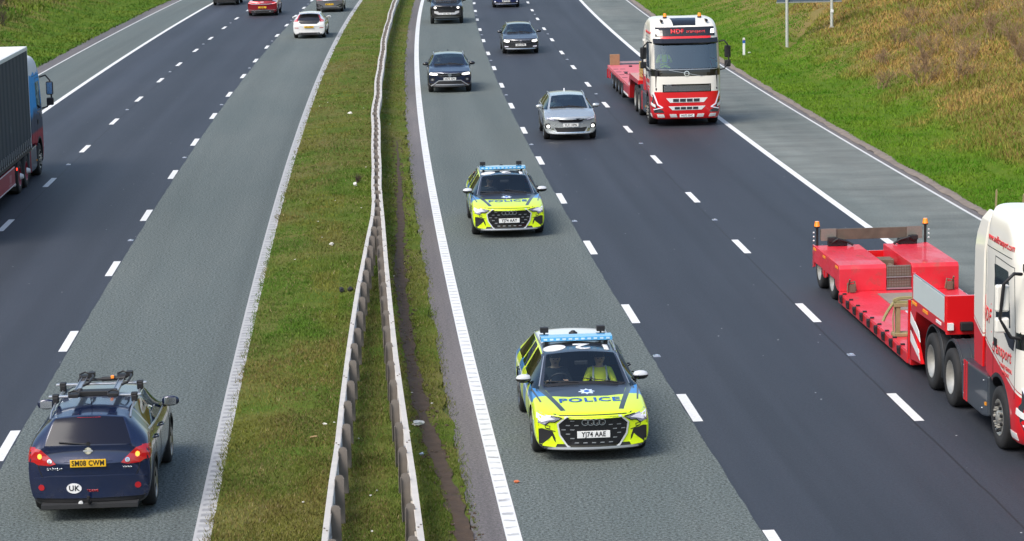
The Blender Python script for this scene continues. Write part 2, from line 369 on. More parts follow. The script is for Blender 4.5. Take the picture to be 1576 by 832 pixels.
gm_med = grassmat('median_turf', 'median'); gm_r = grassmat('right_turf', 'right'); gm_l = grassmat('left_turf', 'left')
Sm = np.concatenate([np.arange(-60, 26, 4.), np.arange(26, 90, .16), np.arange(90, 200, .6), np.arange(200, 681, 10.)])
def rag(side):
    def f(G, O):
        e = (fbm(G*1.3, O*0+side, 31)-.47)*.45
        if side == 'x': return O*0
        return e*side
    return f
def med_edge(G, O):
    a = (fbm(G*1.6, G*0, 41)-.47)*.16; b = (fbm(G*1.1, G*0, 43)-.47)*.30
    t = (O+7.88)/(7.88-4.15); return a*(1-t)+b*t
uvmesh('central_reserve', 0, 0, -7.88, -4.15, Sm, np.linspace(-7.88, -4.15, 34), lambda s, o: np.maximum(zterr(s, o), .005), gm_med, edge=med_edge)
Sv = np.concatenate([np.arange(-60, 40, 4.), np.arange(40, 210, .5), np.arange(210, 681, 8.)])
def v_edge(G, O): return np.where(O < 10.9, (fbm(G*.9, G*0, 51)-.45)*.30, 0)
mud_g = PM('churned_mud', (.065, .042, .027), .95, var=.5, scale=5, bump=1., bscale=22)
def mud_edge(G, O):
    k = (O+4.1)*(.30+1.1*fbm(G*1.9, G*0+4, 44))*np.clip((84-G)/30+.12, 0, 1)+.10*(fbm(G*.8, G*0+9, 46)-.47); return mudline(G)+k-O
Sx = np.arange(27, 84, .12)
uvmesh('mud_strip', 0, 0, 0, 0, Sx, np.linspace(-4.1-.15, -4.1+.15, 7), lambda s, o: np.maximum(zterr(s, o), .005)+.012+.03*(vnoise(s*9, o*9, 12)-.3), mud_g, edge=mud_edge)
uvmesh('verge', 0, 0, 10.95, 60, Sv, np.concatenate([np.linspace(10.8, 16, 14), np.linspace(16.6, 60, 36)]), lambda s, o: np.maximum(zterr(s, o), .01)+.01, gm_r, edge=v_edge)
def vl_edge(G, O): return np.where(O > -22.3, (fbm(G*.9, G*0, 52)-.45)*.35, 0)
uvmesh('verge', 0, 0, -60, -22.2, Sv, np.concatenate([np.linspace(-70, -28, 24), np.linspace(-27.6, -22.2, 12)]), lambda s, o: np.maximum(zterr(s, o), .01)+.01, gm_l, edge=vl_edge)
# low concrete channel and loose earth along the shoulder
earth = PM('verge_earth', (.20, .165, .135), .95, var=.45, scale=2.5, bump=.8, bscale=30)
def kedge(G, O): return (fbm(G*1.7, O*3, 61)-.47)*.16
uvmesh('kerb', 0, 0, 10.62, 10.98, np.arange(30, 260, .35), np.linspace(10.60, 10.98, 5), lambda s, o: .012+.05*np.sin(np.clip((o-10.6)/.38, 0, 1)*math.pi)*(.4+vnoise(s*.7, o*0, 8)), earth, edge=kedge)
gmat, t_, b_ = newmat('far_ground'); b_.inputs['Base Color'].default_value = (.07, .10, .03, 1); b_.inputs['Roughness'].default_value = 1
n_ = t_.nodes.new('ShaderNodeTexNoise'); n_.inputs['Scale'].default_value = .05; r_ = t_.nodes.new('ShaderNodeValToRGB'); r_.color_ramp.elements[0].color = (.05, .09, .02, 1); r_.color_ramp.elements[1].color = (.12, .12, .05, 1)
tc_ = t_.nodes.new('ShaderNodeTexCoord'); t_.links.new(tc_.outputs['Object'], n_.inputs[0]); t_.links.new(n_.outputs[0], r_.inputs[0]); t_.links.new(r_.outputs[0], b_.inputs['Base Color'])
tag(MB().add([(-3000, -3000, -.06), (3000, -3000, -.06), (3000, 3000, -.06), (-3000, 3000, -.06)], [(0, 1, 2, 3)]).build('ground', gmat), kind='structure')

# ------------------------------------------------------------ grass blades
def blades(name, n, sr, orr, hf, colf, dens_pow=2.2, keep=None, wid=.012):
    # density follows the ground the photo shows: n blades, more of them nearer
    u = rng.random(n); a, b = sr
    s = (a**(1-dens_pow)+u*(b**(1-dens_pow)-a**(1-dens_pow)))**(1/(1-dens_pow)); o = orr[0]+rng.random(n)*(orr[1]-orr[0])
    if keep is not None:
        k = keep(s, o); s = s[k]; o = o[k]; n = len(s)
    z = zterr(s, o); h = hf(s, o)*(.5+rng.random(n)); w = wid*(.6+.8*rng.random(n))*np.clip(s/45., .9, 2.6)
    base = RS(s, o, 0.); base[:, 2] = z-.005
    an = rng.random(n)*6.283; ln = rng.random(n)*6.283; le = h*(.25+.75*rng.random(n))
    d = np.stack([np.cos(an)*w, np.sin(an)*w, an*0], -1)
    tip = base+np.stack([np.cos(ln)*le, np.sin(ln)*le, h], -1)
    V = np.stack([base-d, base+d, tip], 1).reshape(-1, 3)
    me = bpy.data.meshes.new(name); me.vertices.add(3*n); me.vertices.foreach_set('co', V.reshape(-1).astype(np.float32)); me.loops.add(3*n); me.polygons.add(n)
    me.loops.foreach_set('vertex_index', np.arange(3*n)); me.polygons.foreach_set('loop_start', np.arange(n)*3); me.polygons.foreach_set('loop_total', np.full(n, 3)); me.update(calc_edges=True)
    c = colf(s, o); c = c*(1+.35*(rng.random((n, 1))-.5)); ca = me.color_attributes.new('blade', 'FLOAT_COLOR', 'POINT')
    ca.data.foreach_set('color', np.concatenate([np.repeat(c, 3, 0), np.ones((3*n, 1))], 1).reshape(-1).astype(np.float32))
    me.materials.append(blade_mat); return tag(link(name, me), kind='stuff')
blade_mat, t_, b_ = newmat('grass_blades'); at = t_.nodes.new('ShaderNodeAttribute'); at.attribute_name = 'blade'; t_.links.new(at.outputs[0], b_.inputs['Base Color']); b_.inputs['Roughness'].default_value = .7; b_.inputs['Specular IOR Level'].default_value = .2
def lerp(a, b, t): return np.asarray(a)*(1-t[:, None])+np.asarray(b)*t[:, None]
def med_col(s, o):
    f = np.clip((fbm(s*.35, o*.8, 71)-.34)/.2, 0, 1); g = np.clip((fbm(s*.22, o*.6, 75)-.43)/.14, 0, 1)*np.where(o < -5.3, 1, .6); g = np.maximum(g, np.clip(1-np.abs(s-152)/14, 0, 1)*(o < -5.2))
    f = np.where((o > -6.1) & (o < -5.0), f*.35, f); f = np.where(o > -4.9, f*.5+.2, f)
    c = lerp((.080, .165, .014), (.17, .185, .03), f); c = lerp(c, (.20, .13, .06), g*.85*(rng.random(len(s)))); c = c*(.62+.5*fbm(s*2.2, o*2.2, 85))[:, None]; return lerp(c, (.28, .22, .12), (rng.random(len(s)) < .03).astype(float))
def med_keep(s, o):
    m = (np.abs(o-mudline(s)) < .15*(.4+1.1*vnoise(s*2, o*0, 6))) & (s < 84) & (rng.random(len(s)) > .14)
    e = (rng.random(len(s)) > np.clip((-3.98-o)/.34, 0, 1)) | (rng.random(len(s)) > np.clip((o+7.99)/.16, 0, 1))
    bare = (fbm(s*.9, o*1.2, 79) > .60) & (rng.random(len(s)) < .6)
    return ~(m | e | bare)
blades('grass', 330000, (27, 200), (-7.98, -3.98), lambda s, o: .028+.03*vnoise(s, o*2, 80), med_col, 2.6, med_keep, wid=.008)
def r_dry(s, o): return np.clip(((o-13.5-np.clip(s-98, 0, 40)*.09)*.70+(fbm(s*.3, o*.5, 90)-.46)*3.2), 0, 1)
def r_col(s, o):
    f = np.clip((fbm(s*.5, o*.6, 91)-.36)/.22, 0, 1); c = lerp((.068, .175, .005), (.115, .21, .010), f)
    d = r_dry(s, o); g = np.clip((fbm(s*.4, o*.5, 95)-.35)/.2, 0, 1)
    dr = lerp((.19, .185, .032), (.37, .245, .07), g); dr = lerp(dr, (.24, .13, .055), (rng.random(len(s)) < .25).astype(float))
    return lerp(c, dr, d*np.where(rng.random(len(s)) < .85, 1, .2))
blades('grass', 720000, (34, 215), (10.82, 31), lambda s, o: .045+.05*vnoise(s, o*2, 92)+.11*r_dry(s, o)*(.3+vnoise(s*.8, o*.8, 93)), r_col, 1.8, None, wid=.010)
def l_col(s, o):
    f = np.clip((fbm(s*.5, o*.6, 96)-.36)/.22, 0, 1); c = lerp((.06, .135, .010), (.12, .175, .018), f)
    d = np.clip((-26.3-o)*.35+(fbm(s*.2, o*.3, 97)-.47)*5, 0, 1); return lerp(c, (.17, .135, .05), d*(rng.random(len(s)) < .85))
blades('grass', 120000, (92, 215), (-38, -22.05), lambda s, o: .06+.06*vnoise(s, o*2, 98)+.12*(o < -27), l_col, 2.0, None, wid=.014)
# clods of the wheel-churned mud line
mud_m = PM('mud', (.075, .05, .032), .95, var=.5, scale=6, bump=.6, bscale=25)
mb = MB()
for i in range(1900):
    s_ = 28+57*random.random()**1.5; o_ = float(mudline(s_))+random.gauss(0, .10); p = RS(s_, o_, float(zterr(s_, o_))); r = random.uniform(.015, .05)
    R_ = Matrix.Rotation(random.random()*6, 3, Vector((random.random(), random.random(), 1)).normalized()); mb.box(p, (r*1.6, r*1.3, r), 0, R_, .6)
tag(mb.build('mud', mud_m), kind='stuff')

# ------------------------------------------------------------ crash barriers on the central reserve
galv = PM('galvanised_steel', (.56, .52, .47), .55, .12, var=.22, scale=3.5, bump=.1, bscale=20)
galv_post = PM('weathered_steel_post', (.20, .175, .155), .65, .2, var=.35, scale=5)
LR = [(160.78, -5.32), (141.8, -5.29), (126.75, -5.30), (114.15, -5.28), (102.49, -5.30), (93.38, -5.30), (86.26, -5.36), (77.81, -5.29), (68.9, -5.28), (64.38, -5.27), (61.05, -5.32), (56.84, -5.47), (50.1, -5.68), (43.28, -5.86), (40.34, -5.94), (36.47, -6.04), (34.7, -6.11), (31.3, -6.21)]
RR = [(160.69, -5.09), (143.94, -5.07), (127.32, -5.1), (114.08, -5.06), (103.2, -5.08), (93.32, -5.08), (86.2, -5.15), (77.76, -5.08), (68.86, -5.08), (64.34, -5.08), (59.93, -5.06), (54.45, -5.05), (48.22, -5.02), (43.13, -5.0), (38.43, -4.97), (34.52, -4.95), (31.12, -4.95)]
def rail_o(tab, s):
    a = np.array(tab)[::-1]; w = .014*np.sin(s*.55)*(s > 66)+.010*np.sin(s*.23+1)
    return np.interp(s, a[:, 0], a[:, 1])+w
def barrier(tab, side, label):
    root = empty('crash_barrier', label, 'crash barrier', 'steel barriers along the central reserve')
    # corrugated beam: open W section, its face turned to the traffic
    prof = [(-.012, .0), (.035, .012), (.075, .035), (.078, .075), (.035, .120), (.012, .155), (.035, .190), (.078, .235), (.075, .275), (.035, .298), (-.012, .31)]
    ss = np.arange(24, 236, .8); oo = rail_o(tab, ss); mb = MB(); th = .004; v = []; n = len(prof)
    for s, o in zip(ss, oo):
        dz = .012*math.sin(s*.31)
        for (a, z) in prof: v.append(RS(s, o+side*(a-.04), .39+z+dz))
    f = [(i*n+j, i*n+j+1, (i+1)*n+j+1, (i+1)*n+j) for i in range(len(ss)-1) for j in range(n-1)]
    mb.add(v, f, 0, True); r = mb.build('rail', galv, root); so = r.modifiers.new('s', 'SOLIDIFY'); so.thickness = .012; so.offset = 0
    tops = MB()
    v = []
    for s, o in zip(ss, oo):
        dz = .012*math.sin(s*.31)
        for (a, z) in ((-.052, .312), (.040, .312), (.040, .300), (-.052, .300)): v.append(RS(s, o+side*a, .39+z+dz))
    tops.add(v, [(i*4+j, i*4+(j+1) % 4, (i+1)*4+(j+1) % 4, (i+1)*4+j) for i in range(len(ss)-1) for j in range(4)], 0, False); tops.build('top_channel', galv, root)
    # posts: Z-section with a rounded head
    pm_ = MB(); w = .065; hgt = .66
    for (x0, x1, y0, y1) in ((-w, w, -.005, .005), (-w-.004, -w+.006, -.05, .0), (w-.006, w+.004, 0, .05)):
        pm_.box(((x0+x1)/2, (y0+y1)/2, hgt/2-.1), (x1-x0, y1-y0, hgt+.2))
    pm_.prism([(-w+.004, 0), (w-.004, 0), (w-.004, .02), (.8*w, .045), (.3*w, .06), (-.3*w, .06), (-.8*w, .045), (-w+.004, .02)], 'y', -.004, .004)
    for k in range(len(pm_.v)-16, len(pm_.v)): pm_.v[k] = (pm_.v[k][0], pm_.v[k][1], pm_.v[k][2]+hgt-.003)
    me = pm_.mesh('post', galv_post); bolt = MB().cyl((0, 0, 0), (0, 0, .012), .018, 8).mesh('bolt', galv_post)
    s = 31.0; k = 0; rest = MB()
    while s < 214:
        o = float(rail_o(tab, np.array(s)))-side*.115; p = RS(s, o, float(zterr(s, o)))
        if k < 100:
            q = link('post', me, root); q.location = p; q.rotation_euler = (random.gauss(0, .01), random.gauss(0, .012), -heading(s))
        else: rest.box((p[0], p[1], .33), (.13, .02, .68))
        s += 1.62; k += 1
    if rest.v: tag(rest.build('distant_post', galv_post, root), kind='stuff')
    # bolts at the lap joints
    bme = MB().cyl((0, 0, 0), (0, 0, .012), .014, 6).mesh('bolt', galv_post)
    for s in np.arange(31.7, 80, 4.86):
        for ds, do in ((0, -.02), (.12, .015)):
            q = link('bolt', bme, root); q.location = RS(s+ds, float(rail_o(tab, np.array(s)))+side*do, .703+.012*math.sin(s*.31))
barrier(LR, -1, 'left one of the two grey steel crash barriers, facing the blue car')
barrier(RR, 1, 'right one of the two grey steel crash barriers, beside the churned mud line')

# cat's eyes
def stud(s, o, lab):
    mb = MB(); mb.box((0, 0, .006), (.14, .20, .012), 0, None, .8); mb.box((0, 0, .019), (.07, .10, .014), 1, None, .8)
    r = mb.build('road_stud', [M['silver'], M['lens']]); tag(r, lab, 'road stud', 'road studs between the lane markings'); place(r, s, o); return r
pr = None
for (s0, o, d, lab, grp) in ((45.8, .0, 18, 'small road stud on the line beside the green police lane', 'road studs beside the police lane'), (45.3, 3.65, 18, 'small road stud on the lane line next to the two low loaders', 'road studs next to the low loaders'),
                        (62.7, -11.53, 18, 'small road stud on the line beside the dark blue car lane', 'road studs beside the blue car lane'), (79.6, -15.19, 18, 'small road stud on the lane line next to the curtain sided lorry', 'road studs next to the curtain sided lorry')):
    for k in range(7):
        if pr is None: pr = c = stud(s0, o, lab)
        else: c = pr.copy(); C.objects.link(c); place(c, s0+d*k, o)
        c['label'] = lab; c['group'] = grp

# ------------------------------------------------------------ vehicles: body cage -> smooth shell -> split into parts
def lerp_tab(tab, y): return float(np.interp(y, [t[0] for t in tab], [t[1] for t in tab]))
def car_shell(P):
    """P: W, zb, stations: list of dicts(y, top, [belt], [wf] width factor, gh: (rail half width, rail z) or None)"""
    W = P['W']/2; zb = P.get('zb', .2); st = P['st']; rows = []
    for i, q in enumerate(st):
        y, top, wf = q['y'], q['top'], q.get('wf', 1.); w = W*wf; belt = q['belt']
        gh = q.get('gh'); bot = q.get('zb', zb)
        mid = bot+(belt-bot)*.52
        r = [(0, bot), (.78*w, bot), (.955*w, bot+.07), (q.get('hip', 1.)*w, mid), (.985*w, belt-.11), (q.get('bw', .93)*w, belt)]
        if gh: r += [(gh[0], gh[1]), (gh[0]-.055, gh[1]+.025), (0, top)]
        else: r += [(.80*w, belt+(top-belt)*.55), (.66*w, belt+(top-belt)*.86), (0, top)]
        bow = q.get('bow', 0)
        sw = q.get('sweep', 0)
        rows.append([(x, y+bow*(1-(x/W)**2)-sw*(x/W)**2-q.get('rake', 0)*(z-bot), z) for x, z in r])
    n = 9; V = []; F = []; mt = []
    full = []
    for r in rows:
        ids = []
        for j in range(n): ids.append(len(V)); V.append(r[j])
        # mirrored
        mid = [None]*n
        for j in range(1, n-1): mid[j] = len(V); V.append((-r[j][0], r[j][1], r[j][2]))
        mid[0] = ids[0]; mid[8] = ids[8]
        full.append((ids, mid))
    ns = len(st)
    for i in range(ns-1):
        a, b = full[i], full[i+1]; k = st[i].get('mat', {})
        for side in (0, 1):
            for j in range(n-1):
                q = (a[side][j], a[side][j+1], b[side][j+1], b[side][j]);
                if side: q = q[::-1]
                F.append(q)
                m = k.get(j, 0)
                if m and isinstance(m, tuple): m = m[side]
                mt.append(m)
    # end caps
    for e, flip in ((0, False), (ns-1, True)):
        ids, mid = full[e]; bulge = st[e].get('bulge', .0)*(1 if e == 0 else -1); cen = {0: ids[0], 8: ids[8]}
        for j in range(2, 8): cen[j] = len(V); V.append((0, st[e]['y']+st[e].get('bow', 0)+bulge, rows[e][j][2]))
        for side, L in ((0, ids), (1, mid)):
            qs = [(L[0], L[1], L[2], cen[2])]+[(cen[j], L[j], L[j+1], cen[j+1]) for j in range(2, 7)]+[(cen[7], L[7], ids[8])]
            for q in qs:
                F.append(q if (side == 0) ^ flip else q[::-1]); mt.append(0)
    me = bpy.data.meshes.new('shell'); me.from_pydata(V, [], F); me.polygons.foreach_set('material_index', mt)
    bm = bmesh.new(); bm.from_mesh(me); bmesh.ops.recalc_face_normals(bm, faces=bm.faces)
    cl = bm.edges.layers.float.get('crease_edge') or bm.edges.layers.float.new('crease_edge')
    for e in bm.edges:
        fs = e.link_faces
        if len(fs) == 2 and fs[0].material_index != fs[1].material_index: e[cl] = .85
        zz = [v.co.z for v in e.verts]
        if max(zz) < zb+.02 and abs(e.verts[0].co.x) > .5 and abs(e.verts[1].co.x) > .5: e[cl] = .5
    vl = bm.verts.layers.float.get('crease_vert') or bm.verts.layers.float.new('crease_vert')
    for v in bm.verts:
        g = [f for f in v.link_faces if f.material_index]
        if len(g) == 1 and len(v.link_faces) == 4: v[vl] = .62
    for i in range(ns-1):
        for j, c in st[i].get('crease', {}).items():
            for side in (0, 1):
                a = full[i][side][j]; b = full[i+1][side][j]; bm.verts.ensure_lookup_table(); e = bm.edges.get((bm.verts[a], bm.verts[b]))
                if e: e[cl] = max(e[cl], c)
    for i in range(ns):
        c = st[i].get('ring')
        if c:
            for side in (0, 1):
                for j in range(st[i].get('rj', 5), 8):
                    e = bm.edges.get((bm.verts[full[i][side][j]], bm.verts[full[i][side][j+1]]))
                    if e: e[cl] = max(e[cl], c)
    bm.to_mesh(me); bm.free(); return me
def evaluated(ob):
    dg = bpy.context.evaluated_depsgraph_get(); me = bpy.data.meshes.new_from_object(ob.evaluated_get(dg), depsgraph=dg); return me
GL = {1: 'windscreen', 2: 'rear_window', 3: 'side_window', 4: 'side_window', 5: 'side_window', 6: 'side_window', 7: 'side_window', 8: 'side_window'}
def build_body(P, root, lv=2):
    me = car_shell(P); ob = link('tmp', me); m = ob.modifiers.new('s', 'SUBSURF'); m.levels = lv; m.render_levels = lv
    mats = [P['paint'], P.get('ws', M['windscreen']), P.get('rg', M['side_glass'])]+[P.get('sg', M['side_glass'])]*2+[P.get('sgr', P.get('sg', M['side_glass']))]*4+[M['black']]
    for q in mats: me.materials.append(q)
    cut = MB(); W = P['W']/2
    for y in P['axles']:
        R = P['R']+.055
        for sx in (-1, 1): cut.cyl((sx*(W+.2), y, P['R']+.01), (sx*(W-.30), y, P['R']+.01), R, 40, 9)
    co = cut.build('cut', mats); cb = bmesh.new(); cb.from_mesh(co.data); bmesh.ops.remove_doubles(cb, verts=cb.verts, dist=1e-5); bmesh.ops.recalc_face_normals(cb, faces=cb.faces); cb.to_mesh(co.data); cb.free(); b = ob.modifiers.new('b', 'BOOLEAN'); b.operation = 'DIFFERENCE'; b.object = co; b.solver = 'EXACT'
    res = evaluated(ob); bpy.data.objects.remove(ob); bpy.data.objects.remove(co)
    bm = bmesh.new(); bm.from_mesh(res); tree = BVHTree.FromBMesh(bm)
    idx = sorted({f.material_index for f in bm.faces}); out = {}
    for k in idx:
        if k == 9: continue
        b2 = bm.copy()
        keep = (0, 9) if k == 0 else (k,)
        bmesh.ops.delete(b2, geom=[f for f in b2.faces if f.material_index not in keep], context='FACES')
        nm = 'body' if k == 0 else GL[k]; mm = bpy.data.meshes.new(nm)
        for f in b2.faces: f.smooth = True; f.material_index = (1 if f.material_index == 9 else 0)
        b2.to_mesh(mm); b2.free(); mm.materials.append(mats[k])
        if k == 0:
            mm.materials.append(M['black'])
            mm.set_sharp_from_angle(angle=rad(38))
        out[k] = link(nm, mm, root)
    bm.free(); P['tree'] = tree; P['root'] = root; P['body'] = out[0]
    return out
AX = {'front': ((0, 1), Vector((0, -1, 0))), 'rear': ((0, 1), Vector((0, 1, 0))), 'top': ((0, 1), Vector((0, 0, -1))), 'right': ((0, 1), Vector((-1, 0, 0))), 'left': ((0, 1), Vector((1, 0, 0)))}
def toray(view, a, b, far=12):
    if view == 'front': return Vector((a, far, b))
    if view == 'rear': return Vector((a, -far*2, b))
    if view == 'top': return Vector((a, b, far))
    if view == 'right': return Vector((far, a, b))
    return Vector((-far, a, b))
def cast(P, view, a, b, off):
    d = AX[view][1]; o = toray(view, a, b, P.get('far', 12))
    h, nrm, i, t = P['tree'].ray_cast(o, d)
    if h is None:
        hl = P.get('L', 4.4)/2; w2 = P['W']/2
        g = {'front': (a, P.get('yfront', hl), b), 'rear': (a, P.get('yrear', -hl), b), 'top': (a, b, P['H']), 'right': (w2, a, b), 'left': (-w2, a, b)}[view]
        h, nrm, i, t = P['tree'].find_nearest(Vector(g))
        if h is None: return o
    return h-d*off
def decal(P, name, view, poly, mat, off=.004, parent=None, grid=.07, thick=.012, text=None):
    """a shaped patch hugging the body: drawn in the view's own plane, laid on the shell, with a thickness"""
    bm = bmesh.new()
    if text is None:
        polys = poly if isinstance(poly[0][0], (tuple, list)) else [poly]
        for pl in polys:
            bm.faces.new([bm.verts.new((x, y, 0)) for x, y in pl])
        bmesh.ops.triangulate(bm, faces=bm.faces)
    else: bm.from_mesh(text)
    if grid:
        for ax in (0, 1):
            lo = min(v.co[ax] for v in bm.verts); hi = max(v.co[ax] for v in bm.verts); k = math.floor(lo/grid)+1
            while k*grid < hi:
                p = [0, 0, 0]; p[ax] = k*grid; nn = [0, 0, 0]; nn[ax] = 1
                bmesh.ops.bisect_plane(bm, geom=bm.verts[:]+bm.edges[:]+bm.faces[:], plane_co=p, plane_no=nn, dist=1e-5); k += 1
    for v in bm.verts: v.co = cast(P, view, v.co.x, v.co.y, off)
    d = AX[view][1]
    if thick:
        r = bmesh.ops.extrude_face_region(bm, geom=bm.faces[:])
        for g in r['geom']:
            if isinstance(g, bmesh.types.BMVert): g.co = g.co+d*thick
    bmesh.ops.recalc_face_normals(bm, faces=bm.faces)
    me = bpy.data.meshes.new(name); bm.to_mesh(me); bm.free(); me.materials.append(mat)
    return link(name, me, parent if parent is not None else P['root'])
def text_mesh(s, size, bold=0., sx=1.):
    cu = bpy.data.curves.new('txt', 'FONT'); cu.body = s; cu.size = size; cu.align_x = 'CENTER'; cu.align_y = 'CENTER'; cu.offset = bold; cu.resolution_u = 3; cu.space_character = 1.09
    o = link('txt', cu); me = evaluated(o); bpy.data.objects.remove(o)
    for v in me.vertices: v.co.x *= sx
    return me
def decal_text(P, name, view, s, size, c, mat, off=.008, bold=0., sx=1., flip=None, parent=None, shear=0., rot=0., grid=.12, thick=.004):
    me = text_mesh(s, size, bold, sx)
    fx = {'front': -1, 'rear': 1, 'right': 1, 'left': -1, 'top': 1, 'hood': -1}[view]; fy = -1 if view == 'hood' else 1
    for v in me.vertices:
        x, y = v.co.x+shear*v.co.y, v.co.y; x, y = x*math.cos(rot)-y*math.sin(rot), x*math.sin(rot)+y*math.cos(rot)
        v.co.x = c[0]+fx*x; v.co.y = c[1]+fy*y
    return decal(P, name, 'top' if view == 'hood' else view, None, mat, off, parent, grid, thick, text=me)
def gaps(P, vw, paths, w):
    for q in paths: decal(P, 'door_gap', vw, band(q, w), M['black'], .003, grid=.1, thick=.006)
def mir(poly): return [(-x, y) for x, y in poly][::-1]
def ellipse(cx, cy, rx, ry, n=20): return [(cx+rx*math.cos(2*math.pi*i/n), cy+ry*math.sin(2*math.pi*i/n)) for i in range(n)]
def ring(cx, cy, r0, r1, n=20):
    P_ = []
    for i in range(n):
        a, b = 2*math.pi*i/n, 2*math.pi*(i+1)/n
        P_.append([(cx+r1*math.cos(a), cy+r1*math.sin(a)), (cx+r1*math.cos(b), cy+r1*math.sin(b)), (cx+r0*math.cos(b), cy+r0*math.sin(b)), (cx+r0*math.cos(a), cy+r0*math.sin(a))])
    return P_
def band(path, w, closed=False):
    """thin outline following a path, as quads"""
    P_ = []; n = len(path); Q = path+[path[0]] if closed else path
    for (x0, y0), (x1, y1) in zip(Q[:-1], Q[1:]):
        L = math.hypot(x1-x0, y1-y0) or 1; ux, uy = (x1-x0)/L, (y1-y0)/L; nx, ny = -uy*w/2, ux*w/2; e = w*.3
        x0, y0, x1, y1 = x0-ux*e, y0-uy*e, x1+ux*e, y1+uy*e
        P_.append([(x0+nx, y0+ny), (x1+nx, y1+ny), (x1-nx, y1-ny), (x0-nx, y0-ny)])
    return P_
def plate(P, view, cz, s, yellow=False, w=.52, h=.111, cx=0, sz=.098, ahead=.012):
    ys = [cast(P, view, cx+dx, cz+dz, 0).y for dx in (-w/2, 0, w/2) for dz in (-h/2, h/2)]
    y = (max(ys) if view == 'front' else min(ys)); sg = 1 if view == 'front' else -1; y += sg*ahead
    o = MB().box((cx, y, cz), (w, .02, h)).build('number_plate', M['plate_y'] if yellow else M['plate_w'], P['root'], bevel=.004)
    me = text_mesh(s, sz*1.13, .0030, .80); w_ = max(v.co.x for v in me.vertices)-min(v.co.x for v in me.vertices); k = min(1, .92*w/w_)
    for v in me.vertices: v.co = Vector((cx-sg*v.co.x*k, y+sg*.0125, cz+v.co.y))
    me.materials.append(M['ink']); link('plate_lettering', me, o); return o
def wheel(root, x, y, R, w, style='five', rimmat=None, dark=False):
    sx = 1 if x > 0 else -1; t = w/2
    mb = MB(); rr = R*.68
    mb.lathe([(-t, rr), (-t*1.02, R*.80), (-t*.9, R*.95), (-t*.62, R), (t*.62, R), (t*.9, R*.95), (t*1.02, R*.80), (t, rr), (t*.5, rr*.96), (-t*.5, rr*.96), (-t, rr)], (0, 0, 0), 36)
    o = mb.build('wheel', M['rubber'], root); o.location = (x-sx*t, y, R)
    rb = MB(); a = sx*t
    rb.lathe([(a*.98, rr*1.0), (a*.92, rr*.93), (a*.2, rr*.90), (a*.2, 0.01)], (0, 0, 0), 36, 1)
    rb.lathe([(a*1.0, rr*1.01), (a*1.03, rr*.97), (a*.85, rr*.90)], (0, 0, 0), 36, 0)
    n = {'five': 5, 'ten': 10, 'twin': 5}[style]
    for k in range(n):
        for dd in ((-.16, .16) if style == 'twin' else (0,)):
            t_ = 2*math.pi*k/n+dd; c_, s_ = math.cos(t_), math.sin(t_); wd_ = {'five': .055, 'ten': .03, 'twin': .028}[style]*R/.33
            px, py = -s_*wd_, c_*wd_
            P0 = [(a*.72, rr*.12*c_+px, rr*.12*s_+py), (a*.72, rr*.12*c_-px, rr*.12*s_-py), (a*.9, rr*.95*c_-px*.75, rr*.95*s_-py*.75), (a*.9, rr*.95*c_+px*.75, rr*.95*s_+py*.75)]
            P1 = [(q[0]-a*.25, q[1], q[2]) for q in P0]
            rb.add(P0+P1, [(0, 1, 2, 3), (7, 6, 5, 4), (0, 4, 5, 1), (1, 5, 6, 2), (2, 6, 7, 3), (3, 7, 4, 0)], 0)
    rb.cyl((a*.4, 0, 0), (a*.86, 0, 0), rr*.20, 14, 0)
    rb.build('rim', [rimmat or M['rim'], M['black']], o); return o
def mirrors(P, y, z, x, col=None, size=1.):
    for sx in (-1, 1):
        mb = MB(); c = Vector((sx*(x+.135), y, z+.07)); prof = []
        for (dx, k) in ((-.12, .35), (-.10, .8), (-.03, 1.), (.05, .95), (.10, .72), (.125, .3)):
            ringp = []
            for i in range(12):
                t = 2*math.pi*i/12; ringp.append((c.x+sx*dx*size, c.y-.03+.075*k*math.cos(t)*size*(1.0 if math.cos(t) > 0 else .35), c.z+.075*k*math.sin(t)*size))
            prof += ringp
        mb.add(prof, [(a*12+i, a*12+(i+1) % 12, (a+1)*12+(i+1) % 12, (a+1)*12+i) for a in range(5) for i in range(12)]+[list(range(12))[::-1], list(range(60, 72))], 0, True)
        mb.box((sx*(x+.0), y+.01, z-.005), (.12, .07, .035), 1)
        mb.box((c.x, c.y-.062, c.z), (.17*size, .006, .105*size), 2)
        o = mb.build('door_mirror', [col or P['paint'], M['black'], M['chrome']], P['root'])
        o.data.set_sharp_from_angle(angle=rad(50))
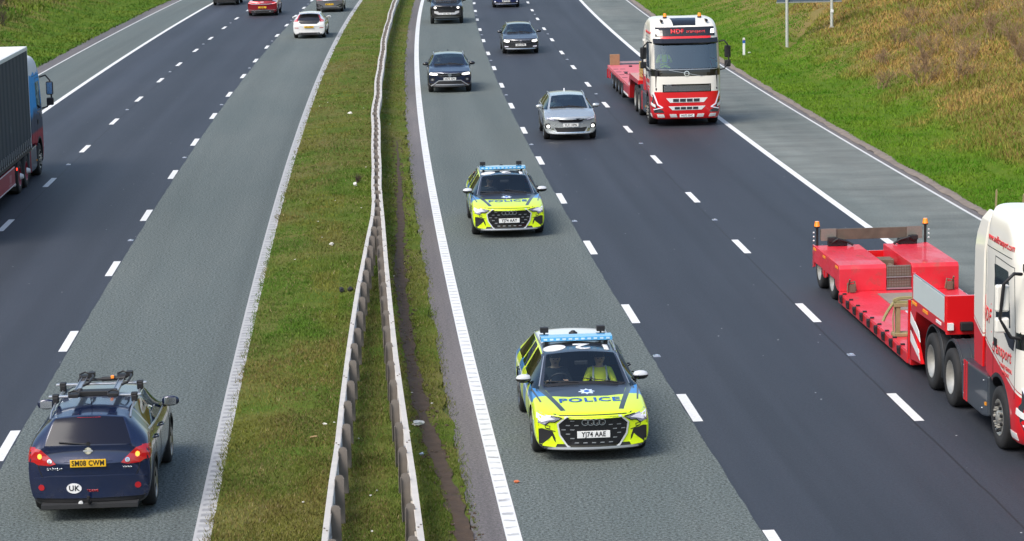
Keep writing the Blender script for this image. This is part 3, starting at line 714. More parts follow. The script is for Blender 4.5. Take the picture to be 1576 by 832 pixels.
def interior(P, ydash, zc, seats=True):
    W = P['W']/2; r = P['root']; ys = ydash-1.05
    for sx in (-.36, .36):
        mb = MB(); mb.box((sx, ys+.1, .42), (.48, .50, .20)); mb.box((sx, ys-.22, .78), (.46, .16, .62), 0, Matrix.Rotation(rad(12), 3, 'X')); mb.box((sx, ys-.34, 1.17), (.25, .10, .18))
        mb.build('seat', M['interior'], r, bevel=.04)
    MB().box((0, ys-.95, .45), (1.25, .5, .22)).box((0, ys-1.25, .78), (1.25, .16, .58)).build('rear_seat', M['interior'], r, bevel=.04)
    MB().prism([(ydash, .4), (ydash+.42, .5), (ydash+.42, zc-.14), (ydash+.10, zc-.02), (ydash-.06, zc-.07), (ydash-.08, zc-.25)], 'x', -W*.84, W*.84).build('dashboard', M['interior'], r, bevel=.02)
    MB().box((0, ys-.4, .24), (1.4, 3.0, .06)).build('floor_pan', M['interior'], r)
    t = MB(); cc = Vector((.36, ydash-.26, zc-.06)); ux = Vector((1, 0, 0)); uy = Vector((0, .45, 1)).normalized()
    t.tube([cc+ux*.175*math.cos(a)+uy*.175*math.sin(a) for a in np.linspace(0, 2*math.pi, 25)[:-1]], .014, 6, 0, True); t.cyl(cc, cc+Vector((0, .3, -.12)), .03, 8)
    t.box(cc, (.30, .02, .04)); t.build('steering_wheel', M['black'], r)
    MB().box((0, ydash+.02-.28, P['H']-.20), (.22, .04, .065)).build('interior_mirror', M['black'], r, bevel=.01)
def arch_trim(P, mat, w=.05, off=.006):
    for y in P['axles']:
        for v in ('left', 'right'):
            R = P['R']+.058; pts = [(y+(R+w/2)*math.cos(t), P['R']+.01+(R+w/2)*math.sin(t)) for t in np.linspace(-.35, math.pi+.35, 26)]
            decal(P, 'wheel_arch_trim', v, band(pts, w), mat, off, grid=0, thick=.03)
def wheels(P, style='five', rm=None, w=.22):
    for y in P['axles']:
        for sx in (-1, 1): wheel(P['root'], sx*(P['W']/2-.015), y, P['R'], w, style, rm)

def stations(P):
    """common estate/hatch layout built from a few numbers"""
    L, W, H = P['L'], P['W'], P['H']; h = L/2; zn, zc = P['zn'], P['zc']; yc, yf, yr, yt, zt = P['yc'], P['yf'], P['yr'], P['yt'], P['zt']
    b0, b1 = P['b0'], P['b1']; rw = P.get('rw', W/2*.66); bl = lambda y: b0+(b1-b0)*(yc-y)/(yc-yt)
    gz = H-.075; sw = P.get('sweep', .20)
    ybF = P.get('yB', (yf+yr)/2+.15)
    rwd = lambda y: rw-.03*max(0, (ybF-y))/2
    st = [dict(y=h, top=zn-.06, belt=zn-.13, wf=.90, sweep=sw+.12, bow=0, zb=P.get('zb', .2)+.03, bw=.92),
          dict(y=h-.07, top=zn+.015, belt=zn-.04, wf=.98, sweep=sw, bw=.94, crease={}, ring=P.get('nose', .35)),
          dict(y=h-.45, top=zn+.07, belt=zn+.03, wf=1., sweep=.06, bw=.95, crease={6: .3}),
          dict(y=(h-.45+yc)/2, top=zc-.065, belt=(zn+b0)/2+.03, wf=1., bow=.04, bw=.94, crease={6: .3}),
          dict(y=yc, top=zc, belt=b0, bow=.10, mat={5: (3, 4), 7: 1}, gh=(W/2*.80, zc-.055), ring=.5),
          dict(y=yf, top=H-.02, belt=bl(yf), bow=.05, gh=(rwd(yf)-.01, gz-.03), mat={5: (3, 4)}, ring=.4, rj=6),
          dict(y=ybF, top=H, belt=bl(ybF), gh=(rwd(ybF), gz), mat={}),
          dict(y=ybF-.09, top=H, belt=bl(ybF-.09), gh=(rwd(ybF), gz), mat={5: (5, 6)})]
    if P.get('quarter'):
        yq = P['quarter']; st += [dict(y=yq, top=H-.01, belt=bl(yq), gh=(rwd(yq), gz-.01), mat={}), dict(y=yq-.07, top=H-.015, belt=bl(yq-.07), gh=(rwd(yq)-.005, gz-.015), mat={5: (7, 8)})]
    st += [dict(y=P['yse'], top=H-.03, belt=bl(P['yse']), gh=(rwd(P['yse'])-.01, gz-.03), mat={}),
           dict(y=yr, top=P.get('zr', H-.05), belt=bl(yr)+.02, bow=-.04, gh=(rwd(yr)-.02, P.get('zr', H-.05)-.07), mat={7: 2}, ring=.5, rj=6),
           dict(y=yt, top=zt, belt=zt-.08, bow=-.07, gh=(W/2*.78, zt-.045), mat={}, ring=.3, rj=6, bw=.94)]
    if P.get('boot'): st += [dict(y=P['boot'], top=P['zboot'], belt=P['zboot']-.07, bow=-.03, bw=.93, wf=.98, ring=.4)]
    st += [dict(y=-h+.10, top=P.get('ztail', zt-.12), belt=P.get('ztail', zt-.12)-.09, wf=.975, sweep=-.09, bw=.93),
           dict(y=-h, top=P.get('ztail', zt-.12)-.16, belt=P.get('ztail', zt-.12)-.24, wf=.92, sweep=-.16, zb=P.get('zb', .2)+.04, bw=.92)]
    return st
def car(P, name, label, cat, group=None, lv=2):
    root = empty(name, label, cat, group); P['st'] = stations(P); P['R'] = P.get('R', .33)
    build_body(P, root, lv)
    return root

# ------------------------------------------------------------ people, seated
skin = PM('skin', (.56, .35, .26), .6, var=.06); hair_m = PM('hair', (.06, .04, .03), .8, var=.2)
cloth_dark = PM('dark_uniform', (.03, .033, .045), .9, var=.2); hivis = PM('hi_vis_yellow_cloth', (.90, 1., .03), .75, var=.05)
tape = PM('reflective_tape', (.62, .66, .68), .35, .2, var=.05); grey_c = PM('grey_jumper', (.22, .23, .25), .9, var=.2); white_c = PM('white_shirt', (.6, .6, .62), .9, var=.1); eye_m = PM('eye', (.02, .02, .02), .3, var=0)
def person(label, car_root, loc, coat, wheel_hands=True, group='people in the vehicles', hair=hair_m, lean=0., shirt=None):
    mb = bpy.data.meshes.new('person'); V = []; E_ = []; R = []
    def ad(p, r, q=None):
        V.append(p); R.append(r)
        if q is not None: E_.append((q, len(V)-1))
        return len(V)-1
    pel = ad((0, 0, .10), .15); wa = ad((0, -.03, .28), .135, pel); ch = ad((0, -.06, .46), .155, wa); up = ad((0, -.06, .56), .11, ch)
    nk = ad((0, -.05, .64), .058, up); hd = ad((lean, -.03, .72), .072, nk); h2 = ad((lean, -.015, .79), .092, hd); h3 = ad((lean, -.02, .865), .088, h2); h4 = ad((lean, -.025, .915), .05, h3)
    ns = ad((lean, .075, .775), .020, h2)
    for sx in (-1, 1):
        ear = ad((lean+sx*.092, -.02, .79), .018, h2)
        sh = ad((sx*.17, -.06, .56), .075, up); el = ad((sx*.27, .06 if wheel_hands else .03, .34), .052, sh)
        if wheel_hands: wr = (sx*.17, .32, .44); pd = Vector((-sx*.1, .6, .35)).normalized()
        else: wr = (sx*.10, .27, .22); pd = Vector((-sx*.5, .8, .05)).normalized()
        w_ = ad(wr, .032, el); pm_ = Vector(wr)+pd*.07; p_ = ad(tuple(pm_), .036, w_)
        side = pd.cross(Vector((0, 0, 1))).normalized(); dn = Vector((0, .25, -1)).normalized()
        for k, ln in enumerate((.030, .038, .034, .026)):
            b0 = pm_+side*(k-1.5)*.020+pd*.035; a = ad(tuple(b0), .010, p_); b = ad(tuple(b0+pd*ln*.8+dn*.006), .009, a); ad(tuple(b0+pd*ln*.9+dn*ln*.8), .008, b)
        a = ad(tuple(pm_+side*(-sx)*.03+pd*.0+Vector((0, 0, .012))), .011, p_); ad(tuple(pm_+side*(-sx)*.05+pd*.035+Vector((0, 0, .02))), .009, a)
        hp = ad((sx*.10, .06, .09), .095, pel); kn = ad((sx*.14, .46, .17), .068, hp); an = ad((sx*.13, .66, -.16), .045, kn); ad((sx*.13, .80, -.19), .036, an)
    mb.from_pydata(V, E_, []); o = link('person', mb)
    sk = o.modifiers.new('sk', 'SKIN'); bpy.context.view_layer.update()
    if not mb.skin_vertices: mb.skin_vertices.new() if hasattr(mb.skin_vertices, 'new') else None
    if not mb.skin_vertices:
        bpy.context.view_layer.objects.active = o; o.select_set(True); bpy.ops.mesh.customdata_skin_add()
    for i, r in enumerate(R): mb.skin_vertices[0].data[i].radius = (r, r); mb.skin_vertices[0].data[i].use_root = (i == 0)
    sb = o.modifiers.new('s', 'SUBSURF'); sb.levels = 1; me = evaluated(o); bpy.data.objects.remove(o)
    me.name = 'person'; me.materials.clear(); me.materials.append(coat); me.materials.append(skin); me.materials.append(cloth_dark)
    hl = [Vector((s_*.17, .32, .44)) if wheel_hands else Vector((s_*.10, .27, .22)) for s_ in (-1, 1)]
    for f in me.polygons:
        c = f.center; f.use_smooth = True
        ishand = any((c-(h+Vector((0, .07, .02)))).length < .105 and c.y > h.y for h in hl)
        f.material_index = 1 if (c.z > .635 or ishand) else (2 if c.z < .17 and (c.y > .02) else 0)
    body = link('person', me); tag(body, label, 'person', group)
    hb = MB(); sph = []; n = 10
    for j in range(6):
        t = math.pi*.5*j/5
        for i in range(12): a = 2*math.pi*i/12; sph.append((lean+.102*math.cos(a)*math.cos(t)*1.0, -.035+.115*math.sin(a)*math.cos(t), .82+.122*math.sin(t)-(.06 if math.sin(a) < .2 and j == 0 else 0)))
    hb.add(sph, [(j*12+i, j*12+(i+1) % 12, (j+1)*12+(i+1) % 12, (j+1)*12+i) for j in range(5) for i in range(12)], 0, True).build('hair', hair, body)
    eb = MB()
    for sx in (-1, 1): eb.cyl((lean+sx*.034, .064, .80), (lean+sx*.034, .078, .80), .011, 8)
    eb.box((lean, .073, .735), (.045, .012, .010)); eb.build('eyes_and_mouth', eye_m, body)
    if coat is hivis:
        tb = MB()
        for sx in (-1, 1): tb.tube([(sx*.10, .062, .30), (sx*.115, .085, .40), (sx*.12, .078, .50), (sx*.11, .03, .615), (sx*.11, -.03, .645)], .017, 6)
        tb.tube([(.13*math.cos(a)*1.15, -.04+.155*math.sin(a), .335) for a in np.linspace(0, math.pi, 12)], .017, 6); tb.build('reflective_tape', tape, body)
    body.location = loc; body['car'] = 0; del body['car']
    body.matrix_world = car_matrix(car_root) @ Matrix.Translation(loc) @ Matrix.Scale(.97, 4)
    return body
def car_matrix(r): return Matrix.LocRotScale(r.location, r.rotation_euler, None)

# ------------------------------------------------------------ the two marked police estates
M['frame'] = PM('bright_frame', (.70, .72, .74), .3, .3, var=0)
YEL = (.66, .86, .010); BLU = (.02, .20, .52); DRK = (.018, .021, .032)
def police_paint():
    m, t, b = newmat('police_livery'); X = NX(t); tc = t.nodes.new('ShaderNodeTexCoord'); sp = t.nodes.new('ShaderNodeSeparateXYZ'); t.links.new(tc.outputs['Object'], sp.inputs[0])
    x, y, z = sp.outputs; ax = X.op('ABSOLUTE', x)
    # sides: leaning blocks of blue and yellow; front wings yellow with a blue sweep
    k = X.op('FRACT', X.op('MULTIPLY', X.op('ADD', y, X.op('MULTIPLY', z, -.55)), 1/1.15)); c = X.mix(X.step(k, .5, .01), YEL, BLU)
    c = X.mix(X.poly(y, z, [(.95, .2), (3, .2), (3, 1.3), (1.05, 1.3)]), c, YEL)
    c = X.mix(X.op('MULTIPLY', X.poly(y, z, [(.75, .75), (1.55, .80), (1.0, 1.3), (.6, 1.3)]), X.step(ax, .66)), c, BLU)
    c = X.mix(X.poly(y, z, [(1.9, .0), (2.12, .0), (2.0, .62), (1.86, .62)]), c, BLU)
    # upper side above the belt: yellow pillars; roof dark
    c = X.mix(X.step(z, 1.02), c, YEL)
    c = X.mix(X.op('MULTIPLY', X.poly(y, z, [(.12, .97), (1.15, .90), (1.15, 1.5), (.12, 1.5)]), X.step(X.op('SUBTRACT', .80, ax), 0)), c, DRK)
    roof = X.op('MULTIPLY', X.step(z, 1.31), X.step(X.op('SUBTRACT', .60, ax), 0)); c = X.mix(roof, c, DRK)
    c = X.mix(X.op('MULTIPLY', roof, X.step(X.op('SUBTRACT', -.55, y), 0)), c, (.72, .74, .76))  # rear of the roof pale: a reflection painted into the colour
    # bonnet: dark upper area, yellow V with dark creases
    hood = X.op('MULTIPLY', X.step(y, .60), X.step(z, .76))
    c = X.mix(X.op('MULTIPLY', hood, X.poly(x, y, [(-.76, .6), (.76, .6), (.58, 1.50), (.30, 1.58), (-.30, 1.58), (-.58, 1.50)])), c, DRK)
    for s_ in (-1, 1):
        q = [(s_*.80, .90), (s_*.71, .90), (s_*.42, 2.22), (s_*.50, 2.22)]; q = q if s_ < 0 else q[::-1]
        c = X.mix(X.op('MULTIPLY', hood, X.poly(x, y, q)), c, (.03, .04, .035))
        q = [(s_*.89, .95), (s_*.86, .95), (s_*.76, 1.75), (s_*.79, 1.75)]; q = q if s_ < 0 else q[::-1]
        c = X.mix(X.op('MULTIPLY', hood, X.poly(x, y, q)), c, (.03, .035, .03))
    c = X.mix(X.op('SUBTRACT', 1, X.step(z, .30)), c, (.02, .02, .022))
    t.links.new(c, b.inputs['Base Color']); b.inputs['Roughness'].default_value = .32; b.inputs['Coat Weight'].default_value = .8; b.inputs['Coat Roughness'].default_value = .05
    return m
pol_p = police_paint(); blue_ink = PM('blue_vinyl', (.015, .10, .42), .35, var=0); yel_v = PM('yellow_vinyl', YEL, .35, coat=.5, var=.03)
bar_blue = PM('blue_light_bar', (.10, .42, .78), .12, 0, 1., var=.05); badge = PM('crest_white', (.62, .72, .86), .35, var=.05)
mir_m, _t, _b = newmat('two_tone_mirror'); NXm = NX(_t); _tc = _t.nodes.new('ShaderNodeTexCoord'); _sp = _t.nodes.new('ShaderNodeSeparateXYZ'); _t.links.new(_tc.outputs['Object'], _sp.inputs[0])
_t.links.new(NXm.mix(NXm.step(_sp.outputs[2], 1.005), (.012, .012, .014), (.55, .57, .60)), _b.inputs['Base Color']); _b.inputs['Roughness'].default_value = .25; _b.inputs['Coat Weight'].default_value = .6
def police_car(label, plate_s, group):
    P = dict(L=4.94, W=1.86, H=1.41, zn=.78, zc=.955, yc=.98, yf=.22, yr=-1.92, yse=-1.80, yt=-2.28, zt=1.03, b0=.93, b1=1.01, zb=.17, quarter=-1.02, yB=-.42, axles=(1.47, -1.45), R=.345, rw=.635, sweep=.17,
             paint=pol_p, zr=1.35, sgr=M['dark_glass'], rg=M['dark_glass'], ws=M['clear_ws'])
    r = car(P, 'police_car', label, 'police car', group, 3); wheels(P, 'ten'); interior(P, .72, .955); mirrors(P, .62, .93, .83, mir_m)
    gr = [(-.44, .735), (.44, .735), (.56, .62), (.53, .44), (.41, .265), (-.41, .265), (-.53, .44), (-.56, .62)][::-1]
    g = decal(P, 'grille', 'front', gr, M['gloss_black'], .004)
    decal(P, 'grille_frame', 'front', band(gr, .026, True), M['frame'], .010, g, 0)
    bars = []
    for j, zz in enumerate((.32, .39, .46, .53, .60, .675)):
        for i in range(-4, 5):
            xx = i*.135+(j % 2)*.067
            if abs(xx) < .50-.02*abs(j-3)-(0.12 if j == 0 else 0) and not (abs(xx) < .30 and .35 < zz < .56) and not (abs(xx) < .24 and zz > .58): bars.append([(xx-.032, zz-.007), (xx+.032, zz-.007), (xx+.026, zz+.007), (xx-.038, zz+.007)])
    for q_ in bars: decal(P, 'grille_bar', 'front', q_, M['silver'], .007, g, 0)
    rg = []
    for k in range(4): rg += ring(-.135+.09*k, .655, .044, .057, 18)
    decal(P, 'ring_emblem', 'front', rg, M['chrome'], .022, g, 0)
    plate(P, 'front', .455, plate_s)
    for s_ in (-1, 1):
        f = (lambda q: [(s_*a, b) for a, b in q][::s_])
        hp = f([(.50, .725), (.60, .655), (.69, .655), (.75, .605), (.86, .635), (.915, .775), (.84, .785), (.66, .755)])
        h = decal(P, 'headlight', 'front', hp, M['lens'], .006, grid=.05); decal(P, 'running_light', 'front', f([(.60, .70), (.68, .735), (.87, .765), (.885, .70), (.80, .65), (.72, .675)]), M['drl'], .012, h, .05)
        decal(P, 'headlight_surround', 'front', band(hp, .016, True), M['gloss_black'], .009, h, 0)
        ip = f([(.585, .265), (.85, .275), (.87, .54), (.80, .55), (.64, .50), (.60, .40)])
        a_ = decal(P, 'air_intake', 'front', ip, M['black'], .005, grid=.05); decal(P, 'intake_blade', 'front', f([(.60, .25), (.80, .27), (.80, .30), (.675, .295), (.675, .40), (.65, .43), (.62, .36), (.575, .30)]), yel_v, .012, a_, .05)
        decal(P, 'intake_edge', 'front', f([(.855, .29), (.885, .30), (.88, .56), (.86, .55)]), yel_v, .012, a_, .05)
        decal(P, 'bumper_crease', 'front', band([(s_*.60, .50), (s_*.66, .515), (s_*.86, .60)], .012), M['black'], .005, grid=0)
        decal(P, 'washer_cover', 'front', band(f([(.68, .585), (.755, .60), (.75, .555), (.685, .545)]), .009, True), M['black'], .005, grid=0)
        decal(P, 'rear_lamp', 'rear', f([(.50, .90), (.86, .92), (.88, .80), (.52, .78)]), M['red_lens'], .005)
        # shut lines and handles
        vw = 'right' if s_ > 0 else 'left'
        gaps(P, vw, [[(.98, .30), (1.0, .62), (.88, .94)], [(-.44, .32), (-.46, .96)], [(-1.02, .60), (-1.08, .96)]], .012)
        for yy in (-.25, -.95): MB().tube([(s_*.93, yy-.10, .86), (s_*.965, yy-.06, .865), (s_*.965, yy+.06, .865), (s_*.93, yy+.10, .86)], .013, 6).build('door_handle', M['black'], r)
        rl = MB().tube([tuple(cast(P, 'top', s_*.605, yy, .035 if -1.7 < yy < .0 else .0)) for yy in np.linspace(-1.78, .12, 14)], .014, 6); rl.build('roof_rail', M['silver'], r)
        decal(P, 'windscreen_pillar_trim', 'top', band([(s_*.735, .93), (s_*.60, .26)], .018), M['silver'], .006, grid=.1)
    decal(P, 'splitter', 'front', [(-.80, .215), (.80, .215), (.84, .25), (-.84, .25)], M['silver'], .012)
    decal(P, 'bonnet_edge', 'front', band([(-.62, .78), (-.52, .765), (.52, .765), (.62, .78)], .014), M['black'], .004, grid=.1)
    decal(P, 'wiper_cowl', 'top', [(-.68, .955), (.68, .955), (.60, 1.02), (-.60, 1.02)], M['black'], .004)
    wb = MB()
    for (x0, x1) in ((-.55, .02), (.1, .66)): wb.tube([tuple(cast(P, 'top', x0, .99, .02)), tuple(cast(P, 'top', (x0+x1)/2, .95, .02)), tuple(cast(P, 'top', x1, .90, .015))], .008, 5)
    wb.build('wiper', M['black'], r)
    decal_text(P, 'police_lettering', 'hood', 'POLICE', .275, (0, 1.78), blue_ink, .008, .006, 1.03)
    # crest: a small star-shaped badge
    st_ = []
    for i in range(16): a = math.pi*i/8+math.pi/2; q = (.135, .085)[i % 2]; st_.append((q*math.cos(a), 1.34+q*1.0*math.sin(a)))
    cr = decal(P, 'crest', 'top', [[(0, 1.34), st_[i], st_[(i+1) % 16]] for i in range(16)], badge, .006, grid=0); decal(P, 'crest_centre', 'top', ellipse(0, 1.34, .045, .05), blue_ink, .010, cr, 0)
    # roof number, read from behind: 1 2 and a disc
    decal_text(P, 'roof_number', 'top', '1', .50, (-.46, -.06), M['white'], .008, .014, 1.1); decal_text(P, 'roof_number', 'top', '2', .50, (-.06, -.06), M['white'], .008, .014, 1.15)
    decal(P, 'roof_disc', 'top', ellipse(.40, -.06, .19, .19, 28), M['white'], .008)
    # light bar
    lb = MB(); z0 = 1.425
    lb.box((0, -.42, z0+.04), (1.20, .28, .065), 0); lb.box((0, -.42, z0), (1.12, .22, .02), 1)
    for i in range(-5, 6): lb.box((i*.105, -.278, z0+.04), (.06, .004, .03), 2)
    for sx in (-.5, .5): lb.box((sx, -.42, z0-.03), (.05, .20, .07), 1)
    lb.build('light_bar', [bar_blue, M['black'], PM('bar_led', (.55, .75, .9), .1, var=0)], r, bevel=.02)
    for x_, y_ in ((-.46, -.85), (.50, -.85)):
        MB().box((x_, y_, 1.525), (.14, .10, .09)).cyl((x_, y_, 1.40), (x_, y_, 1.50), .02, 8).box((x_, y_, 1.425), (.16, .12, .03)).build('roof_camera', M['black'], r, bevel=.008)
    MB().cyl((0, -.95, 1.39), (0, -.95, 1.45), .085, 16, r2=.07).cyl((0, -.95, 1.45), (0, -.95, 1.48), .06, 12, r2=.03).build('roof_sensor', M['black'], r)
    P['root'] = r; return r
p1 = police_car('nearest yellow and blue police estate car, with a passenger in a hi-vis jacket', 'YJ74 AAE', 'marked police estates in the green lane')
place(p1, 40.05, -2.02)
p2 = police_car('second police estate car, yellow and blue, following further back in the green lane', 'YJ74 AAY', 'marked police estates in the green lane')
place(p2, 63.55, -1.87)
person('driver in dark uniform with both hands on the wheel of the nearest police car', p1, (.37, -.26, .37), cloth_dark)
person('front passenger in a bright yellow hi-vis jacket in the nearest police car', p1, (-.37, -.22, .37), hivis, False)
person('driver in dark clothes at the wheel of the second police car', p2, (.37, -.26, .37), cloth_dark, lean=-.02)

# ------------------------------------------------------------ dark blue crossover with a cycle carrier, driving away
navy = paint('navy_paint', (.005, .014, .055), .25, .22, .10, lower=(.03, .032, .038), lz=.31)
P = dict(L=4.315, W=1.80, H=1.55, zn=.86, zc=1.10, yc=.98, yf=.38, yr=-1.73, yse=-1.52, yt=-2.00, zt=1.12, b0=1.07, b1=1.17, zb=.22, yB=-.36, axles=(1.33, -1.30), R=.335, rw=.60, sweep=.2, zr=1.50, ztail=1.01,
         paint=navy, rg=PM('dark_rear_glass', (.006, .009, .022), .10, var=0, spec=.18), sgr=M['dark_glass'], quarter=-1.18)
r = car(P, 'crossover_car', 'dark navy crossover car with a cycle carrier on its roof, driving away at lower left', 'car', None, 3)
wheels(P, 'five'); interior(P, .72, 1.08); mirrors(P, .66, 1.08, .83, size=1.08); arch_trim(P, M['black'])
plate(P, 'rear', .86, 'SM08 CWM', True)
decal(P, 'plate_recess', 'rear', [(-.34, .77), (.34, .77), (.36, .94), (-.36, .94)], navy, .004, grid=.08)
decal(P, 'blue_plate_band', 'rear', [(-.258, .812), (-.225, .812), (-.225, .908), (-.258, .908)], M['white'], .03, grid=0)
decal(P, 'bumper', 'rear', [(-.86, .34), (.86, .34), (.88, .50), (.80, .635), (.50, .665), (-.50, .665), (-.80, .635), (-.88, .50)], navy, .028, grid=.06, thick=.05)
em = decal(P, 'round_emblem', 'rear', ellipse(0, 1.03, .055, .05), M['chrome'], .02, grid=0); decal(P, 'emblem_bar', 'rear', [(-.07, 1.02), (.07, 1.02), (.07, 1.04), (-.07, 1.04)], M['silver'], .026, em, 0)
decal_text(P, 'model_lettering', 'rear', 'QASHQAI', .05, (-.50, .77), M['chrome'], .006, .001); decal_text(P, 'trim_lettering', 'rear', 'TEKNA', .04, (.56, .77), M['chrome'], .006, .001)
for s_ in (-1, 1):
    f = (lambda q: [(s_*a, b) for a, b in q][::-s_])
    lp = f([(.47, .85), (.54, .92), (.69, 1.05), (.83, 1.08), (.84, .89), (.74, .83), (.56, .82)])
    lm = decal(P, 'rear_lamp', 'rear', lp, M['red_lens'], .012, grid=.06)
    decal(P, 'brake_light', 'rear', ellipse(s_*.71, .955, .032, .038), M['amber_lit'], .02, lm, 0); decal(P, 'reverse_light', 'rear', ring(s_*.565, .885, .018, .034), M['chrome'], .02, lm, 0); decal(P, 'reverse_lens', 'rear', ellipse(s_*.565, .885, .016, .016), M['lens'], .02, lm, 0)
    vw = 'right' if s_ > 0 else 'left'
    decal(P, 'rear_lamp_side', vw, [(-2.02, .86), (-1.80, .93), (-1.78, 1.06), (-1.96, 1.08)], M['red_lens'], .010, lm, .06)
    decal(P, 'bumper_reflector', 'rear', ellipse(s_*.70, .50, .045, .045), M['red_lens'], .038, grid=0)
    gaps(P, vw, [[(1.02, .36), (1.04, .75), (.90, 1.05)], [(-.36, .36), (-.36, 1.08)], [(-.98, .62), (-1.20, 1.1)]], .014)
    decal(P, 'window_line', vw, band([(1.0, 1.06), (-.3, 1.10), (-1.35, 1.17)], .022), M['silver'], .006, grid=.1, thick=.01)
    for yy in (-.22, -1.02): MB().tube([(s_*.885, yy-.10, .98), (s_*.925, yy-.06, .985), (s_*.925, yy+.06, .985), (s_*.885, yy+.10, .98)], .015, 6).build('door_handle', P['paint'], r)
    rl = MB().tube([tuple(cast(P, 'top', s_*.585, yy, .045 if -1.5 < yy < .15 else .0)) for yy in np.linspace(-1.62, .28, 14)], .017, 6); rl.build('roof_rail', M['silver'], r)
    decal(P, 'headlight', 'front', f([(.50, .66), (.62, .80), (.86, .86), (.84, .74)])[::-1], M['lens'], .006)
decal(P, 'lower_bumper', 'rear', [(-.84, .25), (.84, .25), (.86, .33), (.60, .35), (-.60, .35), (-.86, .33)], M['black'], .006)
decal(P, 'grille', 'front', [(-.4, .62), (.4, .62), (.5, .78), (-.5, .78)], M['black'], .006)
decal(P, 'country_sticker', 'rear', ellipse(-.22, .49, .11, .075, 24), M['white'], .038, grid=0); decal_text(P, 'sticker_lettering', 'rear', 'UK', .11, (-.22, .49), M['ink'], .044, .002, grid=0)
decal_text(P, 'dealer_lettering', 'rear', 'TDRIVE', .045, (.05, .45), M['red_lens'], .036, .002)
decal(P, 'high_brake_light', 'rear', [(-.17, 1.462), (.17, 1.462), (.17, 1.487), (-.17, 1.487)], M['red_lens'], .012, grid=0)
decal(P, 'tailgate_gap', 'rear', band([(-.80, 1.10), (-.72, .74), (-.66, .60), (.66, .60), (.72, .74), (.80, 1.10)], .012), M['black'], .003, grid=.08, thick=.006)
wp = MB(); wp.tube([tuple(cast(P, 'rear', x_, z_, .02)) for x_, z_ in ((0, 1.13), (-.2, 1.14), (-.42, 1.155))], .011, 6); wp.cyl(tuple(cast(P, 'rear', 0, 1.13, .03)), tuple(cast(P, 'rear', 0, 1.13, -.03)), .028, 10); wp.build('rear_wiper', M['black'], r)
tb = MB(); tb.tube([(0, -1.9, .30), (0, -2.22, .28), (0, -2.27, .31), (0, -2.27, .36)], .018, 8); tb.cyl((0, -2.27, .35), (0, -2.27, .40), .026, 10); tb.cyl((-.13, -2.19, .27), (-.13, -2.14, .27), .035, 10, 1); tb.build('tow_ball', [M['black'], M['plate_w']], r)
MB().tube([tuple(cast(P, 'top', 0, -1.35, .0)), tuple(np.array(cast(P, 'top', 0, -1.35, .0))+np.array((0, -.12, .16)))], .005, 5).build('aerial', M['black'], r)
place(r, 37.42, -9.61, away=True, yaw=rad(-1.0)); car_r = r
# carrier: two aluminium cross bars and two upside-down style cycle trays with clamps; lifts off, so a thing of its own
zz = 1.61; cr = empty('cycle_carrier', 'roof bars and black cycle carrier trays on top of the dark navy crossover', 'roof rack'); cr.matrix_world = car_matrix(car_r)
for yb in (-.95, -.10):
    MB().box((0, yb, zz), (1.38, .075, .030)).build('cross_bar', M['silver'], cr, bevel=.010)
    for s_ in (-1, 1): MB().box((s_*.585, yb, zz-.05), (.09, .12, .10)).box((s_*.585, yb, zz+.01), (.10, .10, .05)).build('bar_foot', M['black'], cr, bevel=.015)
for x_ in (-.28, .30):
    MB().box((x_, -.5, zz+.035), (.09, 1.42, .028)).box((x_-.04, -.5, zz+.055), (.012, 1.42, .03)).box((x_+.04, -.5, zz+.055), (.012, 1.42, .03)).build('wheel_tray', M['silver'], cr, bevel=.006)
    for yy in (-1.18, .16):
        m_ = MB(); m_.tube([(x_-.07, yy-.06, zz+.05), (x_-.08, yy, zz+.10), (x_, yy+.03, zz+.125), (x_+.08, yy, zz+.10), (x_+.07, yy-.06, zz+.05)], .015, 6); m_.box((x_, yy, zz+.06), (.14, .16, .05)); m_.build('wheel_clamp', M['black'], cr, bevel=.008)
    MB().tube([(x_+.05, -.52, zz+.06), (x_+.14, -.50, zz+.10), (x_+.16, -.1, zz+.11), (x_+.12, .10, zz+.10)], .020, 8).box((x_+.11, .12, zz+.10), (.10, .12, .08)).build('frame_arm', M['black'], cr, bevel=.01)
MB().box((0, -.98, zz+.05), (.66, .18, .08)).cyl((-.22, -1.0, zz+.03), (-.22, -.94, zz+.09), .045, 12).build('carrier_crossbox', M['black'], cr, bevel=.012)
MB().cyl((0, -.06, zz+.06), (.36, -.06, zz+.07), .035, 12).cyl((-.36, -.06, zz+.05), (0, -.06, zz+.06), .022, 10).build('carrier_tube', M['black'], cr)
MB().box((.17, -.1, zz+.10), (.05, .05, .05)).build('orange_knob', M['beacon'], cr, bevel=.01)

